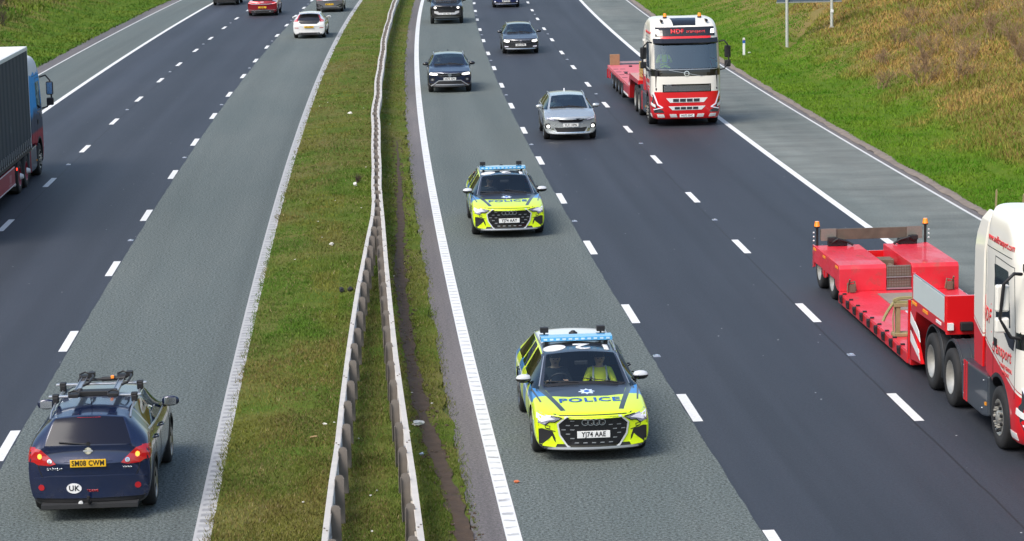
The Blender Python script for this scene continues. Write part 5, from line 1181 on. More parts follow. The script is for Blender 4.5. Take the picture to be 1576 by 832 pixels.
def tractor(label, kind, loc, away=False, yaw=0., plate_s='', model='', mm=None):
    root = empty('tractor_unit', label, 'lorry', None); pm_ = cab_paint(kind); P = cab(root, pm_)
    acc = redt if kind == 'red' else PM('maroon_paint', (.30, .008, .025), .4, coat=.4, var=.1)
    # black band below the windscreen, grille, lamps, visor, sign
    decal(P, 'scuttle_band', 'front', [(-1.235, 1.80), (1.235, 1.80), (1.24, 2.07), (-1.24, 2.07)], M['gloss_black'], .006, grid=.12)
    decal(P, 'band_trim', 'front', band([(-1.15, 2.035), (1.15, 2.035)], .018)+band([(-.55, 1.79), (.62, 2.02)], .014), M['silver'], .014, grid=.12)
    em = decal(P, 'round_emblem', 'front', ring(-.0, 1.89, .07, .095, 20), M['chrome'], .022, grid=0)
    g = decal(P, 'grille', 'front', [(-.86, 1.24), (.86, 1.24), (.86, 1.52), (-.86, 1.52)], M['gloss_black'], .006, grid=.1)
    bars = [[(x_-.006, 1.27), (x_+.006, 1.27), (x_+.006, 1.47), (x_-.006, 1.47)] for x_ in np.arange(-.80, .81, .036)]+[[(-.82, z_-.005), (.82, z_-.005), (.82, z_+.005), (-.82, z_+.005)] for z_ in (1.28, 1.33, 1.38, 1.43, 1.47)]
    decal(P, 'grille_mesh', 'front', bars, M['silver'], .010, g, 0)
    if model: decal_text(P, 'maker_lettering', 'front', model, .06, (.65, 1.495), M['silver'], .012, .001, parent=g, grid=0)
    for (z0, z1, w) in ((.87, 1.03, .74), (.60, .74, .66)):
        d = decal(P, 'bumper_opening', 'front', [(-w, z1), (w, z1), (w-.14, z0), (-w+.14, z0)][::-1], M['plate_w'] if kind == 'red' else M['silver'], .008, grid=.1); decal(P, 'opening_grille', 'front', [[(-w*.6+k*w*.33-.0, z0+.025), (-w*.6+k*w*.33+w*.28, z0+.025), (-w*.6+k*w*.33+w*.28, z1-.025), (-w*.6+k*w*.33, z1-.025)] for k in range(4)], rust if False else M['lens_dark'], .016, d, 0)
    for s_ in (-1, 1):
        f = (lambda q: [(s_*a, b) for a, b in q][::s_])
        hl = decal(P, 'headlight', 'front', [(s_*a, b) for a, b in [(1.12, 1.20), (1.19, 1.20), (1.10, .85), (1.02, .66), (.86, .60), (.80, .52), (1.14, .50), (1.20, .66), (1.22, .9)]][::-s_], M['lens_dark'], .008, grid=.08)
        decal(P, 'running_light', 'front', band([(s_*1.17, 1.20), (s_*1.03, .80), (s_*.87, .70)], .045)+band([(s_*.86, .70), (s_*1.16, .62)], .03), M['drl'], .016, hl, .1)
        for x0 in (.34, .78): decal(P, 'chevron_marker', 'front', [(s_*x0, .34), (s_*(x0+.24), .34), (s_*(x0+.28), .46), (s_*(x0+.04), .46)][::s_], M['plate_w'], .010, grid=.1)
        decal(P, 'wing_vane', 'right' if s_ > 0 else 'left', [(.98, .78), (1.25, .70), (1.25, .80), (1.0, .88)], M['plate_w'], .012, grid=.08)
        decal(P, 'step_recess', 'right' if s_ > 0 else 'left', [(.66, .34), (.95, .34), (.95, .46), (.66, .46)], M['plate_w'] if kind == 'red' else M['black'], .008, grid=.08)
        decal(P, 'arch_trim', 'right' if s_ > 0 else 'left', band([(.665*math.cos(t), .52+.665*math.sin(t)) for t in np.linspace(-.15, math.pi+.1, 22)], .06), guard_m, .008, grid=0, thick=.04)
        decal(P, 'door_gap', 'right' if s_ > 0 else 'left', band([(.90, 1.0), (.93, 1.9), (.72, 3.02), (-.32, 3.05), (-.34, 1.15)], .012), M['black'], .003, grid=.15, thick=.006)
        decal(P, 'roof_seam', 'right' if s_ > 0 else 'left', band([(.6, 3.14), (-1.0, 3.14)], .012), M['black'], .003, grid=.15, thick=.006)
        decal(P, 'side_window_lower', 'right' if s_ > 0 else 'left', [(.62, 2.0), (-.25, 2.02), (-.25, 1.98), (.30, 1.92), (.60, 1.76), (.84, 1.74), (.90, 1.92)], M['gloss_black'], .006, grid=.1)
        decal(P, 'door_handle', 'right' if s_ > 0 else 'left', [(-.26, 1.62), (-.10, 1.62), (-.10, 1.75), (-.26, 1.75)], M['black'], .02, grid=0)
        # mirrors on arms
        mb = MB(); mb.tube([(s_*1.20, 1.06, 2.98), (s_*1.36, 1.22, 3.02), (s_*1.50, 1.16, 2.86), (s_*1.54, 1.10, 2.30), (s_*1.38, 1.14, 2.02), (s_*1.22, 1.10, 1.98)], .028, 8); ma = mb.build('mirror_arm', M['black'], root)
        MB().box((s_*1.50, 1.06, 2.62), (.22, .12, .42)).build('mirror', mm or M['black'], ma, bevel=.035); MB().box((s_*1.50, 1.06, 2.20), (.22, .12, .24)).build('mirror', mm or M['black'], ma, bevel=.035)
        MB().box((s_*1.50, .995, 2.62), (.17, .01, .36)).build('mirror_glass', M['chrome'], ma)
        # side deflector behind the cab
        V = []; zs = [1.12, 1.5, 2.2, 3.0, 3.25, 3.5, 3.66]; xs = [1.252, 1.252, 1.252, 1.24, 1.215, 1.17, 1.10]; ye = [-1.50, -1.53, -1.55, -1.56, -1.53, -1.42, -1.25]
        for z_, x_, e_ in zip(zs, xs, ye):
            for x2, y2 in ((x_, -.98), (x_, e_), (x_-.04, e_), (x_-.04, -.98)): V.append((s_*x2, y2, z_))
        dm = MB().add(V, [(i*4+j, i*4+(j+1) % 4, (i+1)*4+(j+1) % 4, (i+1)*4+j) for i in range(6) for j in range(4)]+[(0, 1, 2, 3), (27, 26, 25, 24)], 0, False)
        dm.build('side_deflector', pm_, root, bevel=.008)
        # chassis skirt and tank
        MB().prism([(-.68, 1.02), (-.66, .36), (-1.0, .30), (-2.30, .30), (-2.36, .45), (-2.36, .98)], 'x', s_*1.24, s_*.72).build('side_skirt', PM('slate_plastic', (.05, .062, .078), .35, .2, coat=.3, var=.12), root, bevel=.03)
        for k in range(2): decal_y = -1.98-.14*k; MB().prism([(decal_y, .32), (decal_y-.07, .32), (decal_y-.07, 1.0), (decal_y, 1.0)], 'x', s_*1.25, s_*1.235).build('skirt_stripe', acc, root)
        MB().box((s_*1.245, -.78, .55), (.03, .06, .05)).build('side_marker_lamp', amberm, root)
        for (yy, z_) in ((-.95, .90), (-1.05, .42), (-2.2, .9), (-2.2, .42)): MB().cyl((s_*1.235, yy, z_), (s_*1.252, yy, z_), .022, 10).build('skirt_fastener', M['chrome'], root)
        truck_wheel(root, s_*1.24, 0); truck_wheel(root, s_*1.25, -3.10, dual=True, mat=None if kind == 'red' else acc); truck_wheel(root, s_*1.25, -4.48, dual=True, mat=None if kind == 'red' else acc)
        mudguard(root, s_*1.0, -3.10, a0=20, a1=200); mudguard(root, s_*1.0, -4.48, a0=-15, a1=165)
    MB().box((0, -2.6, .78), (.85, 4.6, .30)).box((0, -2.4, .98), (1.9, 1.5, .04)).box((.5, -1.9, 1.03), (.5, .5, .10)).build('chassis', M['black'], root, bevel=.01)
    MB().box((0, -1.85, 1.01), (1.7, .55, .03)).build('catwalk', M['silver'], root)
    MB().cyl((0, -3.7, 1.0), (0, -3.7, 1.10), .55, 24).build('fifth_wheel', M['black'], root)
    vis = MB(); V = []
    for (dy, dz) in ((.02, 0), (.20, -.08), (.21, -.05), (.03, .10)):
        for x_ in np.linspace(-1.15, 1.15, 9): V.append((x_, cast(P, 'front', x_*.98, 3.04, 0).y+dy, 3.02+dz))
    vis.add(V, [(i*9+j, i*9+j+1, ((i+1) % 4)*9+j+1, ((i+1) % 4)*9+j) for i in range(4) for j in range(8)]+[(0, 9, 18, 27), (8, 17, 26, 35)]).build('sun_visor', M['gloss_black'], root)
    if kind == 'red': decal(P, 'visor_strip', 'front', [(-.90, 3.105), (.90, 3.105), (.90, 3.19), (-.90, 3.19)], redt, .06, grid=.1)
    sb = decal(P, 'sign_box', 'front', [(-1.06, 3.20), (1.06, 3.20), (1.04, 3.50), (-1.04, 3.50)], M['gloss_black'], .05, grid=.1, thick=.05)
    if kind == 'red':
        decal_text(P, 'sign_lettering', 'front', 'MDF', .21, (.28, 3.35), redt, .058, .006, 1.1, parent=sb); decal_text(P, 'sign_lettering', 'front', 'transport', .16, (-.38, 3.35), redt, .058, .002, 1.0, parent=sb)
    for s_ in (-1, 1):
        decal(P, 'roof_lamp', 'front', [(s_*.90, 3.28), (s_*1.04, 3.28), (s_*1.04, 3.42), (s_*.93, 3.42)][::s_], M['lamp_on'], .06, sb, 0)
        bz = cast(P, 'top', s_*.62, .15, 0).z; MB().cyl((s_*.62, .15, bz-.02), (s_*.62, .15, bz+.05), .07, 14).cyl((s_*.62, .15, bz+.05), (s_*.62, .15, bz+.17), .065, 14, 1, r2=.05).build('beacon', [M['black'], M['beacon']], root)
        hz = cast(P, 'top', s_*.80, .55, 0).z; MB().cyl((s_*.80, .35, hz+.06), (s_*.80, .72, hz+.04), .03, 8, r2=.055).box((s_*.80, .45, hz+.02), (.03, .05, .05)).build('air_horn', M['black'], root)
    decal(P, 'roof_hatch', 'top', [(-.46, .22), (.46, .22), (.40, .80), (-.40, .80)], M['gloss_black'], .012, grid=.1)
    if plate_s: plate(P, 'front', .40, plate_s, sz=.09)
    if kind == 'red':
        for vw in ('right', 'left'):
            dr = 1 if vw == 'right' else -1
            decal_text(P, 'web_address', vw, 'www.mdftransport.com', .155, (-.10, 3.30), redt, .006, .003, .9, grid=0)
            decal_text(P, 'fleet_lettering', vw, 'MDF', .34, (-.78, 2.02), redt, .006, .009, .82, grid=0, shear=.25); decal(P, 'lettering_rule', vw, band([(-1.0, 2.24), (-.5, 2.24)], .02)+band([(-1.0, 1.80), (-.45, 1.80)], .02), redt, .006, grid=0)
            decal_text(P, 'fleet_lettering', vw, 'transport', .30, (.18, 1.60), redt, .006, .004, .88, grid=0, shear=.2, rot=0)
            decal_text(P, 'small_lettering', vw, 'T: 01675 GENERAL', .09, (.42, 1.38), redt, .006, .001, .9, grid=0); decal_text(P, 'small_lettering', vw, 'HAULAGE', .09, (.42, 1.28), redt, .006, .001, .9, grid=0)
    else:
        MB().cyl((-.4, -.9, 3.78), (-.4, -.9, 3.86), .05, 8).build('roof_vent', M['white'], root)
    place(root, *loc, away=away, yaw=yaw); return root, P
def trailer_root(label, loc, yaw=0., away=False, name='low_loader_trailer', cat='trailer'):
    r = empty(name, label, cat, None); place(r, loc[0], loc[1], away=away, yaw=yaw); return r

t1, TP = tractor('white and red lorry cab cut off by the right edge of the picture', 'red', (37.62, 5.68), plate_s='YK23 MDF', model='', mm=cream)
t1y = t1.rotation_euler.z
R1 = trailer_root('red low loader trailer with a bare stepped deck, nearest the camera on the right', (44.0, 5.66)); R1.location = t1.location; R1.rotation_euler.z = -heading(45.5)+math.pi
def add_lowloader(r):
    W = 1.27
    MB().prism([(-3.45, 1.22), (-3.45, 1.38), (-5.9, 1.38), (-6.35, .55), (-6.35, .10), (-6.05, .10), (-5.95, .62), (-5.62, 1.18)], 'x', -W, W).build('gooseneck', redt, r, bevel=.012)
    MB().box((0, -3.42, 1.52), (2*W-.02, .09, .68)).box((.34, -3.36, 1.52), (.02, .05, .68)).box((-.4, -3.36, 1.52), (.02, .05, .68)).build('headboard', redt, r, bevel=.008)
    MB().box((1.20, -3.35, 1.33), (.10, .06, .12)).build('white_reflector', M['plate_w'], r); MB().box((.92, -3.34, 1.33), (.22, .10, .15)).build('socket_box', M['black'], r, bevel=.015)
    MB().box((W-.02, -4.68, 1.60), (.045, 2.35, .44)).build('side_board', [boardm], r, bevel=.004); MB().tube([(W-.02, -3.5, 1.83), (W-.02, -5.86, 1.83)], .016, 6).build('board_edge', M['silver'], r)
    MB().box((W-.02, -3.46, 1.60), (.05, .05, .5)).box((W-.02, -5.88, 1.60), (.05, .05, .5)).build('board_stake', redt, r)
    for yy in (-3.9, -4.9, -5.75): MB().box((W+.006, yy, 1.31), (.012, .34, .05)).build('marker_tape', amberm if yy < -4.5 else M['plate_w'], r)
    # fairing with a white chevron in front of the deck
    MB().prism([(-5.2, .30), (-6.1, .22), (-6.1, 1.12), (-5.95, 1.12), (-5.75, .80)], 'x', W, W-.06).build('side_fairing', redt, r)
    for k in range(2): MB().prism([(-5.30+.0, .34+k*.34), (-6.05, .56+k*.34), (-6.05, .76+k*.34), (-5.42, .52+k*.34)], 'x', W+.004, W-.01).build('fairing_chevron', M['plate_w'], r)
    MB().box((W-.01, -6.2, .75), (.05, .06, 1.1)).build('amber_lit_post', redt, r)
    # deck
    MB().box((0, -9.5, .255), (2*W, 6.4, .13)).build('deck', reddeck, r, bevel=.01)
    MB().box((W-.02, -9.5, .19), (.06, 6.4, .20)).box((-W+.02, -9.5, .19), (.06, 6.4, .20)).build('deck_edge', redt, r, bevel=.008)
    MB().box((.02, -11.3, .325), (1.05, 1.9, .02)).box((-.10, -9.7, .322), (1.05, 1.1, .015), 1).build('deck_inset', [PM('worn_timber_deck', (.24, .20, .17), .85, var=.3, scale=5), boardm], r)
    for k in range(9):
        y = -6.9-.68*k; MB().box((W+.02, y, .22), (.06, .16, .15)).cyl((W+.0, y, .26), (W+.06, y, .26), .05, 10).box((W-.04, y+.03, .33), (.08, .05, .04)).build('lashing_ratchet', M['black'], r, bevel=.006)
        MB().box((-W-.02, y, .22), (.06, .16, .15)).build('lashing_ratchet', M['black'], r, bevel=.006)
    # rear bogie with a central well
    for (x0, x1) in ((.27, W), (-W, -.27)):
        s_ = 1 if x1 > 1 else -1
        body = [(-12.65, .32), (-12.65, .80), (-12.72, .87), (-15.45, .87), (-15.5, .55), (-15.5, .34)]
        MB().prism([(-12.65, .32), (-12.65, .80), (-12.72, .87), (-15.45, .87), (-15.5, .55), (-15.5, .50), (-12.9, .50), (-12.9, .32)], 'x', x0, x1).build('bogie_deck', reddeck, r, bevel=.012)
        out_ = W-.005 if s_ > 0 else -W+.005
        for yc in (-13.61, -15.03):
            o2 = []
            for t in np.linspace(rad(165), rad(15), 12): o2.append((yc+.46*math.cos(t), .43+.44*math.sin(t)))
            MB().prism([(yc-.66, .86), (yc-.66, .34), (yc-.47, .40)]+o2+[(yc+.47, .40), (yc+.66, .34), (yc+.66, .86)], 'x', out_, out_-s_*.03).build('wheel_arch_panel', redt, r)
            truck_wheel(r, s_*(W-.03), yc, .41, .26, dual=True)
        for yy in (-12.95, -14.32, -15.4): MB().box((s_*(W+.004), yy, .80), (.012, .26, .05)).build('marker_tape', amberm, r)
        MB().cyl((s_*(W-.06), -15.46, .80), (s_*(W-.06), -15.46, 1.28), .03, 8).build('rear_post', M['black'], r)
        MB().cyl((s_*(W-.06), -15.46, 1.27), (s_*(W-.06), -15.46, 1.30), .06, 12, 1).cyl((s_*(W-.06), -15.46, 1.30), (s_*(W-.06), -15.46, 1.41), .065, 14, 0, r2=.045).build('beacon', [M['beacon'], M['black']], r)
        for zz_ in (.98, 1.07, 1.16): MB().cyl((s_*(W-.0), -15.46, zz_), (s_*(W+.03), -15.46, zz_), .018, 8).build('marker_lamp', M['plate_w'], r)
        MB().box((s_*.78, -15.35, .93), (.42, .16, .12)).tube([(s_*.95, -15.3, .92), (s_*.80, -15.2, 1.04), (s_*.60, -15.25, .98), (s_*.45, -15.2, .90)], .03, 6).box((s_*.9, -15.3, 1.02), (.2, .12, .10)).build('hose_bundle', M['black'], r, bevel=.02)
        MB().tube([(s_*1.12, -12.5, .33), (s_*1.12, -12.5, .52), (s_*.98, -12.5, .56), (s_*.95, -12.5, .36)], .022, 6).box((s_*1.03, -12.48, .42), (.12, .10, .16)).cyl((s_*1.1, -12.5, .5), (s_*1.1, -12.4, .62), .02, 6).build('chain_anchor', rust, r)
    MB().box((0, -15.46, 1.11), (2*W-.26, .05, .24)).build('rear_beam', PM('brown_beam', (.11, .085, .065), .8, var=.5, scale=5, bump=.3), r, bevel=.006); 
    for s_ in (-1, 1): MB().box((s_*.96, -15.42, 1.11), (.34, .02, .27)).build('mesh_panel', grate, r)
    MB().box((0, -14.1, .45), (.52, 2.6, .10)).box((-.02, -14.2, .62), (.34, .42, .26)).box((.0, -14.9, .56), (.46, .5, .10)).cyl((-.1, -13.6, .6), (-.1, -14.2, .62), .07, 8).build('well_machinery', rust, r, bevel=.01)
    MB().box((0, -12.70, .60), (.50, .03, .48)).build('well_grating', grate, r); MB().box((0, -12.66, .60), (.54, .02, .02)).box((0, -12.66, .36), (.54, .03, .03)).build('grating_frame', M['silver'], r)
    g = MB()
    for k in range(9): g.box((-.22+.055*k, -12.68, .60), (.008, .012, .46))
    for k in range(8): g.box((0, -12.68, .40+.058*k), (.48, .012, .008))
    g.build('grating_bars', rust, r)
    MB().box((0, -15.48, .62), (2*W-.1, .06, .20)).build('rear_bumper', redt, r)
add_lowloader(R1)
def rmat(r): return Matrix.LocRotScale(r.location, r.rotation_euler, None)
st = empty('winch_stand', 'khaki stand of two short posts with a coiled strap on the low loader deck', 'strap stand'); st.matrix_world = rmat(R1) @ Matrix.Translation((1.0, -7.75, .325))
for x_ in (-.13, .13): MB().box((x_, 0, .30), (.085, .12, .60)).build('post', khaki, st, bevel=.008)
MB().box((0, 0, .03), (.46, .26, .06)).build('base', khaki, st, bevel=.006); MB().box((0, 0, .60), (.44, .16, .07)).build('top_bar', khaki, st, bevel=.006)
MB().tube([(.22*math.cos(a), .02, .66+.05*math.sin(a)+.004*a) for a in np.linspace(0, 12.5, 40)], .022, 6).tube([(.22, .03, .64), (.31, .05, .52), (.38, .05, .40), (.42, .05, .30)], .03, 6).tube([(.20, .05, .62), (.24, .08, .35), (.23, .08, .10)], .014, 6).build('strap', PM('webbing_strap', (.28, .26, .12), .9, var=.3), st)

t2, TP2 = tractor('complete white and red lorry cab further up the inside lane, orange beacons on its roof', 'red', (87.45, 5.79), plate_s='NU72 EHC', model='VOLVO')
R2 = trailer_root('red flat low loader trailer with four close axles, behind the further white lorry', (87.45, 5.79)); R2.rotation_euler.z = -heading(94.5)+math.pi
W = 1.27
MB().prism([(-3.2, 1.12), (-3.2, 1.28), (-6.6, 1.28), (-7.1, .80), (-7.1, .30), (-6.75, .30), (-6.5, .85), (-6.2, 1.08)], 'x', -W, W).build('gooseneck', redt, R2, bevel=.012)
MB().box((0, -11.75, .74), (2*W, 9.4, .10)).build('deck', PM('pinkish_red_deck', (.58, .14, .16), .6, var=.18, scale=2), R2, bevel=.01)  # deck colour paler and pinker than the red side rails
MB().box((W-.02, -8.1, .50), (.05, 2.1, .40)).box((-W+.02, -8.1, .50), (.05, 2.1, .40)).box((W-.02, -15.9, .5), (.05, .9, .4)).box((-W+.02, -15.9, .5), (.05, .9, .4)).box((W-.02, -11.9, .66), (.05, 7.6, .07)).box((0, -11.8, .55), (1.0, 9.2, .28)).build('side_rail', redt, R2, bevel=.008)
MB().box((W+.006, -8.15, .34), (.012, 1.9, .08)).box((0, -7.12, .36), (2*W, .02, .10)).build('white_tape', M['plate_w'], R2)
for k, yy in enumerate((-10.15, -11.5, -12.85, -14.2)):
    for s_ in (-1, 1): truck_wheel(R2, s_*(W-.02), yy, .40, .26, dual=True, mat=M['rim'])
MB().box((W-.30, -16.3, 1.02), (.42, .10, .46)).build('tail_ramp', PM('brown_board', (.30, .18, .10), .8, var=.2), R2, bevel=.01)
MB().box((-.2, -16.35, .90), (2.0, .05, .08)).build('rear_beam', M['silver'], R2); MB().box((W-.02, -16.4, .45), (.1, .08, .4)).build('rear_lamp', M['red_lens'], R2)
MB().cyl((.75, -6.0, 1.2), (.75, -6.0, 2.35), .022, 8).build('corner_mast', rust, R2)
for (x_, y_) in ((.9, -12), (.4, -15.3), (.8, -9.3)): MB().box((x_, y_, .81), (.12, .22, .06)).build('lashing_point', M['black'], R2)
tb_ = empty('timber_stack', 'small stack of yellow timber baulks on the neck of the further low loader', 'timber'); tb_.matrix_world = rmat(R2) @ Matrix.Translation((.72, -4.6, 1.285))
for i in range(3):
    for j in range(4): MB().box((-.24+.24*i, 0, .07+.14*j), (.16, 1.0+.06*((i+j) % 2), .12)).build('baulk', PM('yellow_timber', (.42, .30, .10), .8, var=.25) if (i, j) == (0, 0) else bpy.data.materials['yellow_timber'], tb_, bevel=.006)

# curtain-sided lorry at the left edge, driving away
t3, TP3 = tractor('blue, white and red lorry cab with a big side mirror at the left edge', 'blue', (77.2, -16.98), away=True)
R3_ = trailer_root('grey curtain sided trailer with a white roof at the left edge of the picture', (77.2, -16.98), away=True, name='curtain_trailer'); R3_.rotation_euler.z = -heading(70)
curt, t_, b_ = newmat('grey_curtain'); X = NX(t_); tc = t_.nodes.new('ShaderNodeTexCoord'); sp = t_.nodes.new('ShaderNodeSeparateXYZ'); t_.links.new(tc.outputs['Object'], sp.inputs[0])
w_ = X.op('SINE', X.op('MULTIPLY', sp.outputs[1], 9.)); n_ = X.noise(tc.outputs['Object'], 1.6, 6, .7)
t_.links.new(X.mix(X.rng(n_, .62, .72, 0, .5), (.024, .037, .052), (.18, .22, .23)), b_.inputs['Base Color']); b_.inputs['Roughness'].default_value = .7
bp = t_.nodes.new('ShaderNodeBump'); bp.inputs['Strength'].default_value = .5; bp.inputs['Distance'].default_value = .03; t_.links.new(X.op('ADD', w_, X.noise(tc.outputs['Object'], 3, 3)), bp.inputs['Height']); t_.links.new(bp.outputs[0], b_.inputs['Normal'])
y0, y1 = -1.95, -15.5; W = 1.275
for s_ in (-1, 1):
    MB().box((s_*(W-.02), (y0+y1)/2, 2.62), (.04, y0-y1-.1, 2.86)).build('curtain', curt, R3_)
    MB().box((s_*(W-.02), (y0+y1)/2, 4.10), (.07, y0-y1, .12)).build('roof_rail', M['plate_w'], R3_, bevel=.01)
    MB().box((s_*(W-.03), (y0+y1)/2, 1.08), (.05, y0-y1, .16)).build('side_rail', M['black'], R3_)
    for k in range(34):
        y = y0-.25-.39*k; MB().box((s_*(W+.008), y, 1.26), (.012, .035, .28)).box((s_*(W+.016), y, 1.14), (.02, .08, .05)).build('curtain_buckle', M['silver'], R3_)
    MB().box((s_*(W-.02), -8.9, .68), (.04, 6.4, .55)).build('side_guard', PM('maroon_panel', (.38, .015, .03), .45, coat=.3, var=.12) if s_ < 0 else bpy.data.materials['maroon_panel'], R3_)
    MB().box((s_*(W+.003), -8.9, .93), (.01, 6.4, .025)).box((s_*(W+.003), -8.9, .43), (.01, 6.4, .025)).build('guard_stripe', M['plate_w'], R3_)
    MB().box((s_*(W+.003), -6.6, .68), (.01, .42, .22)).box((s_*(W+.003), -6.7, .52), (.01, .6, .03)).build('faded_panel_mark', PM('faded_pink_mark', (.42, .16, .17), .5, var=.2), R3_)
    MB().cyl((s_*(W+.0), -5.35, .82), (s_*(W+.03), -5.35, .82), .04, 10).build('side_marker_lamp', M['red_lit'], R3_)
    for k in range(3): truck_wheel(R3_, s_*(W-.02), -11.6-1.31*k, .50, .34)
MB().box((0, (y0+y1)/2, 4.15), (2*W-.05, y0-y1, .03)).build('roof', PM('white_roof', (.74, .72, .72), .5, var=.05), R3_, bevel=.01)
MB().box((0, y0+.02, 2.6), (2*W, .06, 3.1)).build('front_wall', M['plate_w'], R3_); MB().box((0, y1, 2.6), (2*W, .06, 3.1)).build('rear_door', M['plate_w'], R3_)
MB().box((0, (y0+y1)/2, 1.06), (2*W-.08, y0-y1, .12)).box((0, -9, .85), (.9, 12.5, .3)).build('floor', M['black'], R3_)
ribs = MB()
for k in range(22): ribs.box((0, y0-.4-.6*k, 4.172), (2*W-.16, .04, .012))
ribs_o = ribs  # roof bows show as faint ridges of the roof skin
ro = [o for o in R3_.children if o.name.startswith('roof') and 'rail' not in o.name][0]
rb_ = ribs.mesh('roof', ro.data.materials[0]); bm = bmesh.new(); bm.from_mesh(ro.data); bm.from_mesh(rb_); bm.to_mesh(ro.data); bm.free()
for s_ in (-1, 1): MB().box((s_*1.0, -5.35, .42), (.5, .02, .46)).build('mudflap', M['black'], t3)
mf = text_mesh('VOLVO', .15, .003); 
for v in mf.vertices: v.co = Vector((v.co.x+1.0, -5.362, v.co.y+.36))
mf.materials.append(M['white']); link('mudflap_lettering', mf, t3)
for k in (0, 1): MB().cyl((1.26, -3.1-1.38*k, .5), (1.36, -3.1-1.38*k, .5), .10, 12, r2=.06).build('hub_cap', M['plate_w'], t3)

# ------------------------------------------------------------ roadside things
sgn = empty('road_sign', 'large road sign seen from behind on two grey posts, top right of the verge', 'road sign'); 
sc = 117.0; o1, o2 = 14.15, 16.45; base = RS(sc, (o1+o2)/2, 0.); sgn.location = base; sgn.rotation_euler = (0, 0, -heading(sc))
postm = PM('grey_post', (.52, .54, .50), .5, .3, var=.12)
for x_ in (-1.08, 1.08):
    zb_ = float(zterr(sc, (o1+o2)/2+x_)); MB().cyl((x_, 0, zb_-.3), (x_, 0, 4.8), .075, 16).cyl((x_, 0, zb_-.02), (x_, 0, zb_+.06), .12, 12).build('post', postm, sgn)
MB().box((0, .10, 3.62), (3.1, .03, 2.2)).build('panel', PM('sign_back', (.10, .14, .19), .5, .4, var=.1), sgn)
MB().box((0, .10, 2.50), (3.16, .06, .06)).box((0, .08, 3.2), (3.05, .05, .06)).box((0, .08, 4.2), (3.05, .05, .06)).build('panel_rail', M['silver'], sgn)
MB().box((1.08, -.08, 2.05), (.14, .04, .14)).build('post_plate', M['plate_w'], sgn)
mk = empty('marker_post', 'short white marker post with a blue band on the green verge', 'marker post'); zt_ = float(zterr(115.6, 11.95)); mk.location = RS(115.6, 11.95, zt_); mk.rotation_euler = (0, 0, -heading(115))
MB().prism([(-.055, -.1), (.055, -.1), (.055, .78), (.03, .84), (-.03, .84), (-.055, .78)], 'y', -.025, .025).build('stem', M['plate_w'], mk, bevel=.006); MB().box((0, 0, .66), (.116, .056, .14)).build('blue_band', blue_ink, mk); MB().box((0, -.03, .74), (.05, .008, .05)).build('reflector', M['red_lens'], mk)
for (s_, o_, h_, lab) in ((62.55, 10.92, .62, 'thin wooden stake in the grass just left of the near lorry roof'), (62.2, 11.55, .50, 'thin wooden stake in the grass at the right edge above the near lorry roof'), (62.1, 11.66, .50, 'second of the paired wooden stakes at the right edge of the picture')):
    q = MB(); q.box((0, 0, h_/2-.1), (.045, .045, h_+.2)); q.prism([(-.022, h_), (.022, h_), (0, h_+.05)], 'y', -.022, .022); z_ = float(zterr(s_, o_)); k = q.build('wooden_stake', khaki); tag(k, lab, 'wooden stake', 'wooden stakes in the verge'); k.location = RS(s_, o_, z_); k.rotation_euler = (random.gauss(0, .03), random.gauss(0, .03), random.random())
    mb = None
# litter
lit_w = PM('crumpled_white_litter', (.68, .66, .62), .7, var=.15); lit_o = PM('orange_litter', (.6, .16, .06), .6, var=.1); lit_b = PM('pale_blue_litter', (.40, .48, .60), .6, var=.1); tyre_b = M['rubber']; lit_s = PM('straw_litter', (.50, .33, .17), .8, var=.2)
def scrap(name, s_, o_, size, mat, label, cat='litter', seed=0, flat=.35, group=None):
    R_ = random.Random(seed); bm = bmesh.new(); bmesh.ops.create_icosphere(bm, subdivisions=2, radius=1)
    for v in bm.verts: k = R_.uniform(.55, 1.2); v.co = Vector((v.co.x*size[0]*k, v.co.y*size[1]*k, v.co.z*size[2]*k))
    me = bpy.data.meshes.new(name); bm.to_mesh(me); bm.free(); me.materials.append(mat); o = link(name, me); tag(o, label, cat, group)
    o.location = RS(s_, o_, float(zterr(s_, o_))+size[2]*.5+.01); o.rotation_euler = (0, 0, R_.uniform(0, 6)); return o
scrap('plastic_bag', 40.55, -4.72, (.13, .07, .05), lit_w, 'crumpled pale plastic bag beside the mud line', 'plastic bag', 1)
scrap('litter', 39.95, -4.90, (.12, .02, .02), lit_w, 'thin pale strip of litter beside the right hand barrier', 'litter', 2)
scrap('litter', 38.35, -4.72, (.045, .03, .03), lit_b, 'small pale blue scrap in the mud line', 'litter', 3)
scrap('litter', 36.55, -3.32, (.045, .05, .02), lit_o, 'small orange scrap on the green lane beside the white edge line', 'litter', 4)
scrap('litter', 60.4, -6.35, (.07, .05, .04), lit_w, 'white scrap on the grass left of where the barriers part', 'litter', 5)
scrap('tyre_fragment', 53.6, -6.05, (.26, .06, .05), tyre_b, 'black shred of tyre lying on the grass beside the left barrier', 'tyre fragment', 6)
scrap('tyre_fragment', 53.55, -5.85, (.10, .08, .07), tyre_b, 'small lump of black tyre touching the larger shred', 'tyre fragment', 7)
scrap('litter', 39.6, -6.45, (.018, .10, .015), lit_s, 'orange brown stick shaped scrap on the grass left of the barrier', 'litter', 8)
scrap('litter', 40.6, -6.28, (.06, .03, .02), lit_w, 'pale curl of litter just left of the left barrier', 'litter', 9)
scrap('litter', 92.9, -6.25, (.12, .07, .05), lit_w, 'pale lump on the brown patch of the reserve', 'litter', 10)
scrap('litter', 71.6, -5.82, (.16, .06, .06), lit_w, 'pale rubbish under the small dead bush beside the barrier', 'litter', 11)
scrap('litter', 68.2, 13.9, (.09, .05, .03), lit_w, 'white scrap half way up the right hand bank', 'litter', 12)
scrap('litter', 116.6, 12.35, (.08, .05, .04), lit_w, 'tiny white scrap right of the marker post', 'litter', 13)
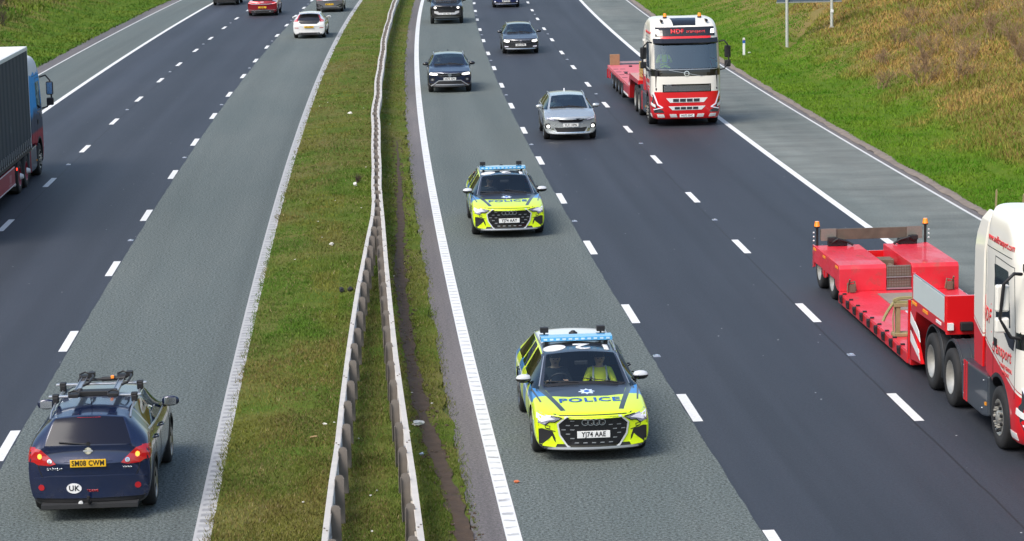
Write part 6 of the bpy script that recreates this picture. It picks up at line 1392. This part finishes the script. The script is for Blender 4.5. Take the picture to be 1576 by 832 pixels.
for i in range(26):
    s_ = 32+random.random()**1.6*70; o_ = random.uniform(-7.6, -4.4)
    if abs(o_+5.2) > .25: scrap('small_scrap', s_, o_, (.018, .022, .012), lit_w, 'tiny white scrap in the grass of the central reserve', 'litter', 100+i, group='tiny scraps in the reserve grass')

# bare shrubs
twig = PM('bare_twigs', (.27, .175, .10), .9, var=.35, scale=3); twig_d = PM('dark_twigs', (.075, .05, .04), .9, var=.35, scale=3)
def shrub(s_, o_, h, n, mat, label, seed, group, spread=.55):
    R_ = random.Random(seed); mb = MB(); leafy = []
    root = empty('bare_shrub', label, 'shrub', group)
    def grow(p, d, L, r, lev):
        pts = [p]; q = p
        for k in range(3):
            d = (d+Vector((R_.gauss(0, .16), R_.gauss(0, .16), R_.gauss(.04, .10)))).normalized(); q = q+d*L/3; pts.append(q)
        mb.tube(pts, [r, r*.8, r*.6, r*.4], 3)
        if lev > 0:
            for _ in range(R_.randint(3, 4)):
                t = R_.uniform(.3, 1.); a = pts[min(3, int(t*3)+0)]; e = (d+Vector((R_.gauss(0, spread), R_.gauss(0, spread), R_.gauss(.1, .3)))).normalized(); grow(a, e, L*R_.uniform(.45, .75), r*.55, lev-1)
    for _ in range(n): grow(Vector((R_.gauss(0, .22*h*.5), R_.gauss(0, .22*h*.5), -.05)), Vector((R_.gauss(0, .35), R_.gauss(0, .35), 1)).normalized(), h*.5, .009+h*.005, 3)
    mb.build('branches', mat, root); root.location = RS(s_, o_, float(zterr(s_, o_))); return root
k = 0
sr_ = [(93, 14.3, 1.3), (90, 15.2, 1.6), (93.5, 15.8, 1.7), (88, 16.3, 1.5), (92, 17.3, 1.9), (97, 16.9, 1.9), (86.5, 17.9, 1.7), (91, 18.9, 2.1), (96, 19.2, 2.2), (101, 18.7, 2.0), (88, 20.4, 2.0), (94, 21.2, 2.3), (100, 21.6, 2.4), (106, 20.8, 2.2), (84, 20.6, 1.7), (90, 23, 2.4), (97.5, 23.8, 2.6), (105, 23.5, 2.6), (112, 22.5, 2.2), (84, 23.6, 2.0), (80, 22.6, 1.6), (95, 25.5, 2.4), (101, 26, 2.6), (108, 25.4, 2.6), (87, 25.6, 2.2), (116, 24.6, 2.2), (103, 16.9, 1.5), (99, 15.4, 1.2), (108, 18.6, 1.7)]
for i, (s_, o_, h) in enumerate(sr_):
    shrub(s_, o_, h*.95, 9, twig, 'bare grey brown shrub tangled among the others on the right hand bank', 300+i, 'bare shrubs on the right bank')
sl_ = [(139, -27.0, 1.4), (136, -28.5, 1.7), (142, -28.8, 1.8), (133, -27.3, 1.3), (138, -30.5, 2.0), (146, -28.2, 1.6), (130, -28.6, 1.5), (144, -31, 2.1), (150, -30, 1.9), (127, -29.8, 1.6), (134, -31.5, 1.9)]
for i, (s_, o_, h) in enumerate(sl_):
    shrub(s_, o_, h, 8, twig_d, 'dark brown bramble shrub on the bank at the top left corner', 400+i, 'dark brambles on the left bank')
shrub(72.2, -5.75, .45, 7, twig_d, 'small dead bush growing against the left crash barrier', 500, None)
person('driver in a bright jacket at the wheel of the further white and red lorry', t2, (.65, .02, 1.86), hivis)
# the far lorry copy of the crossover driver is not needed: its glass is dark
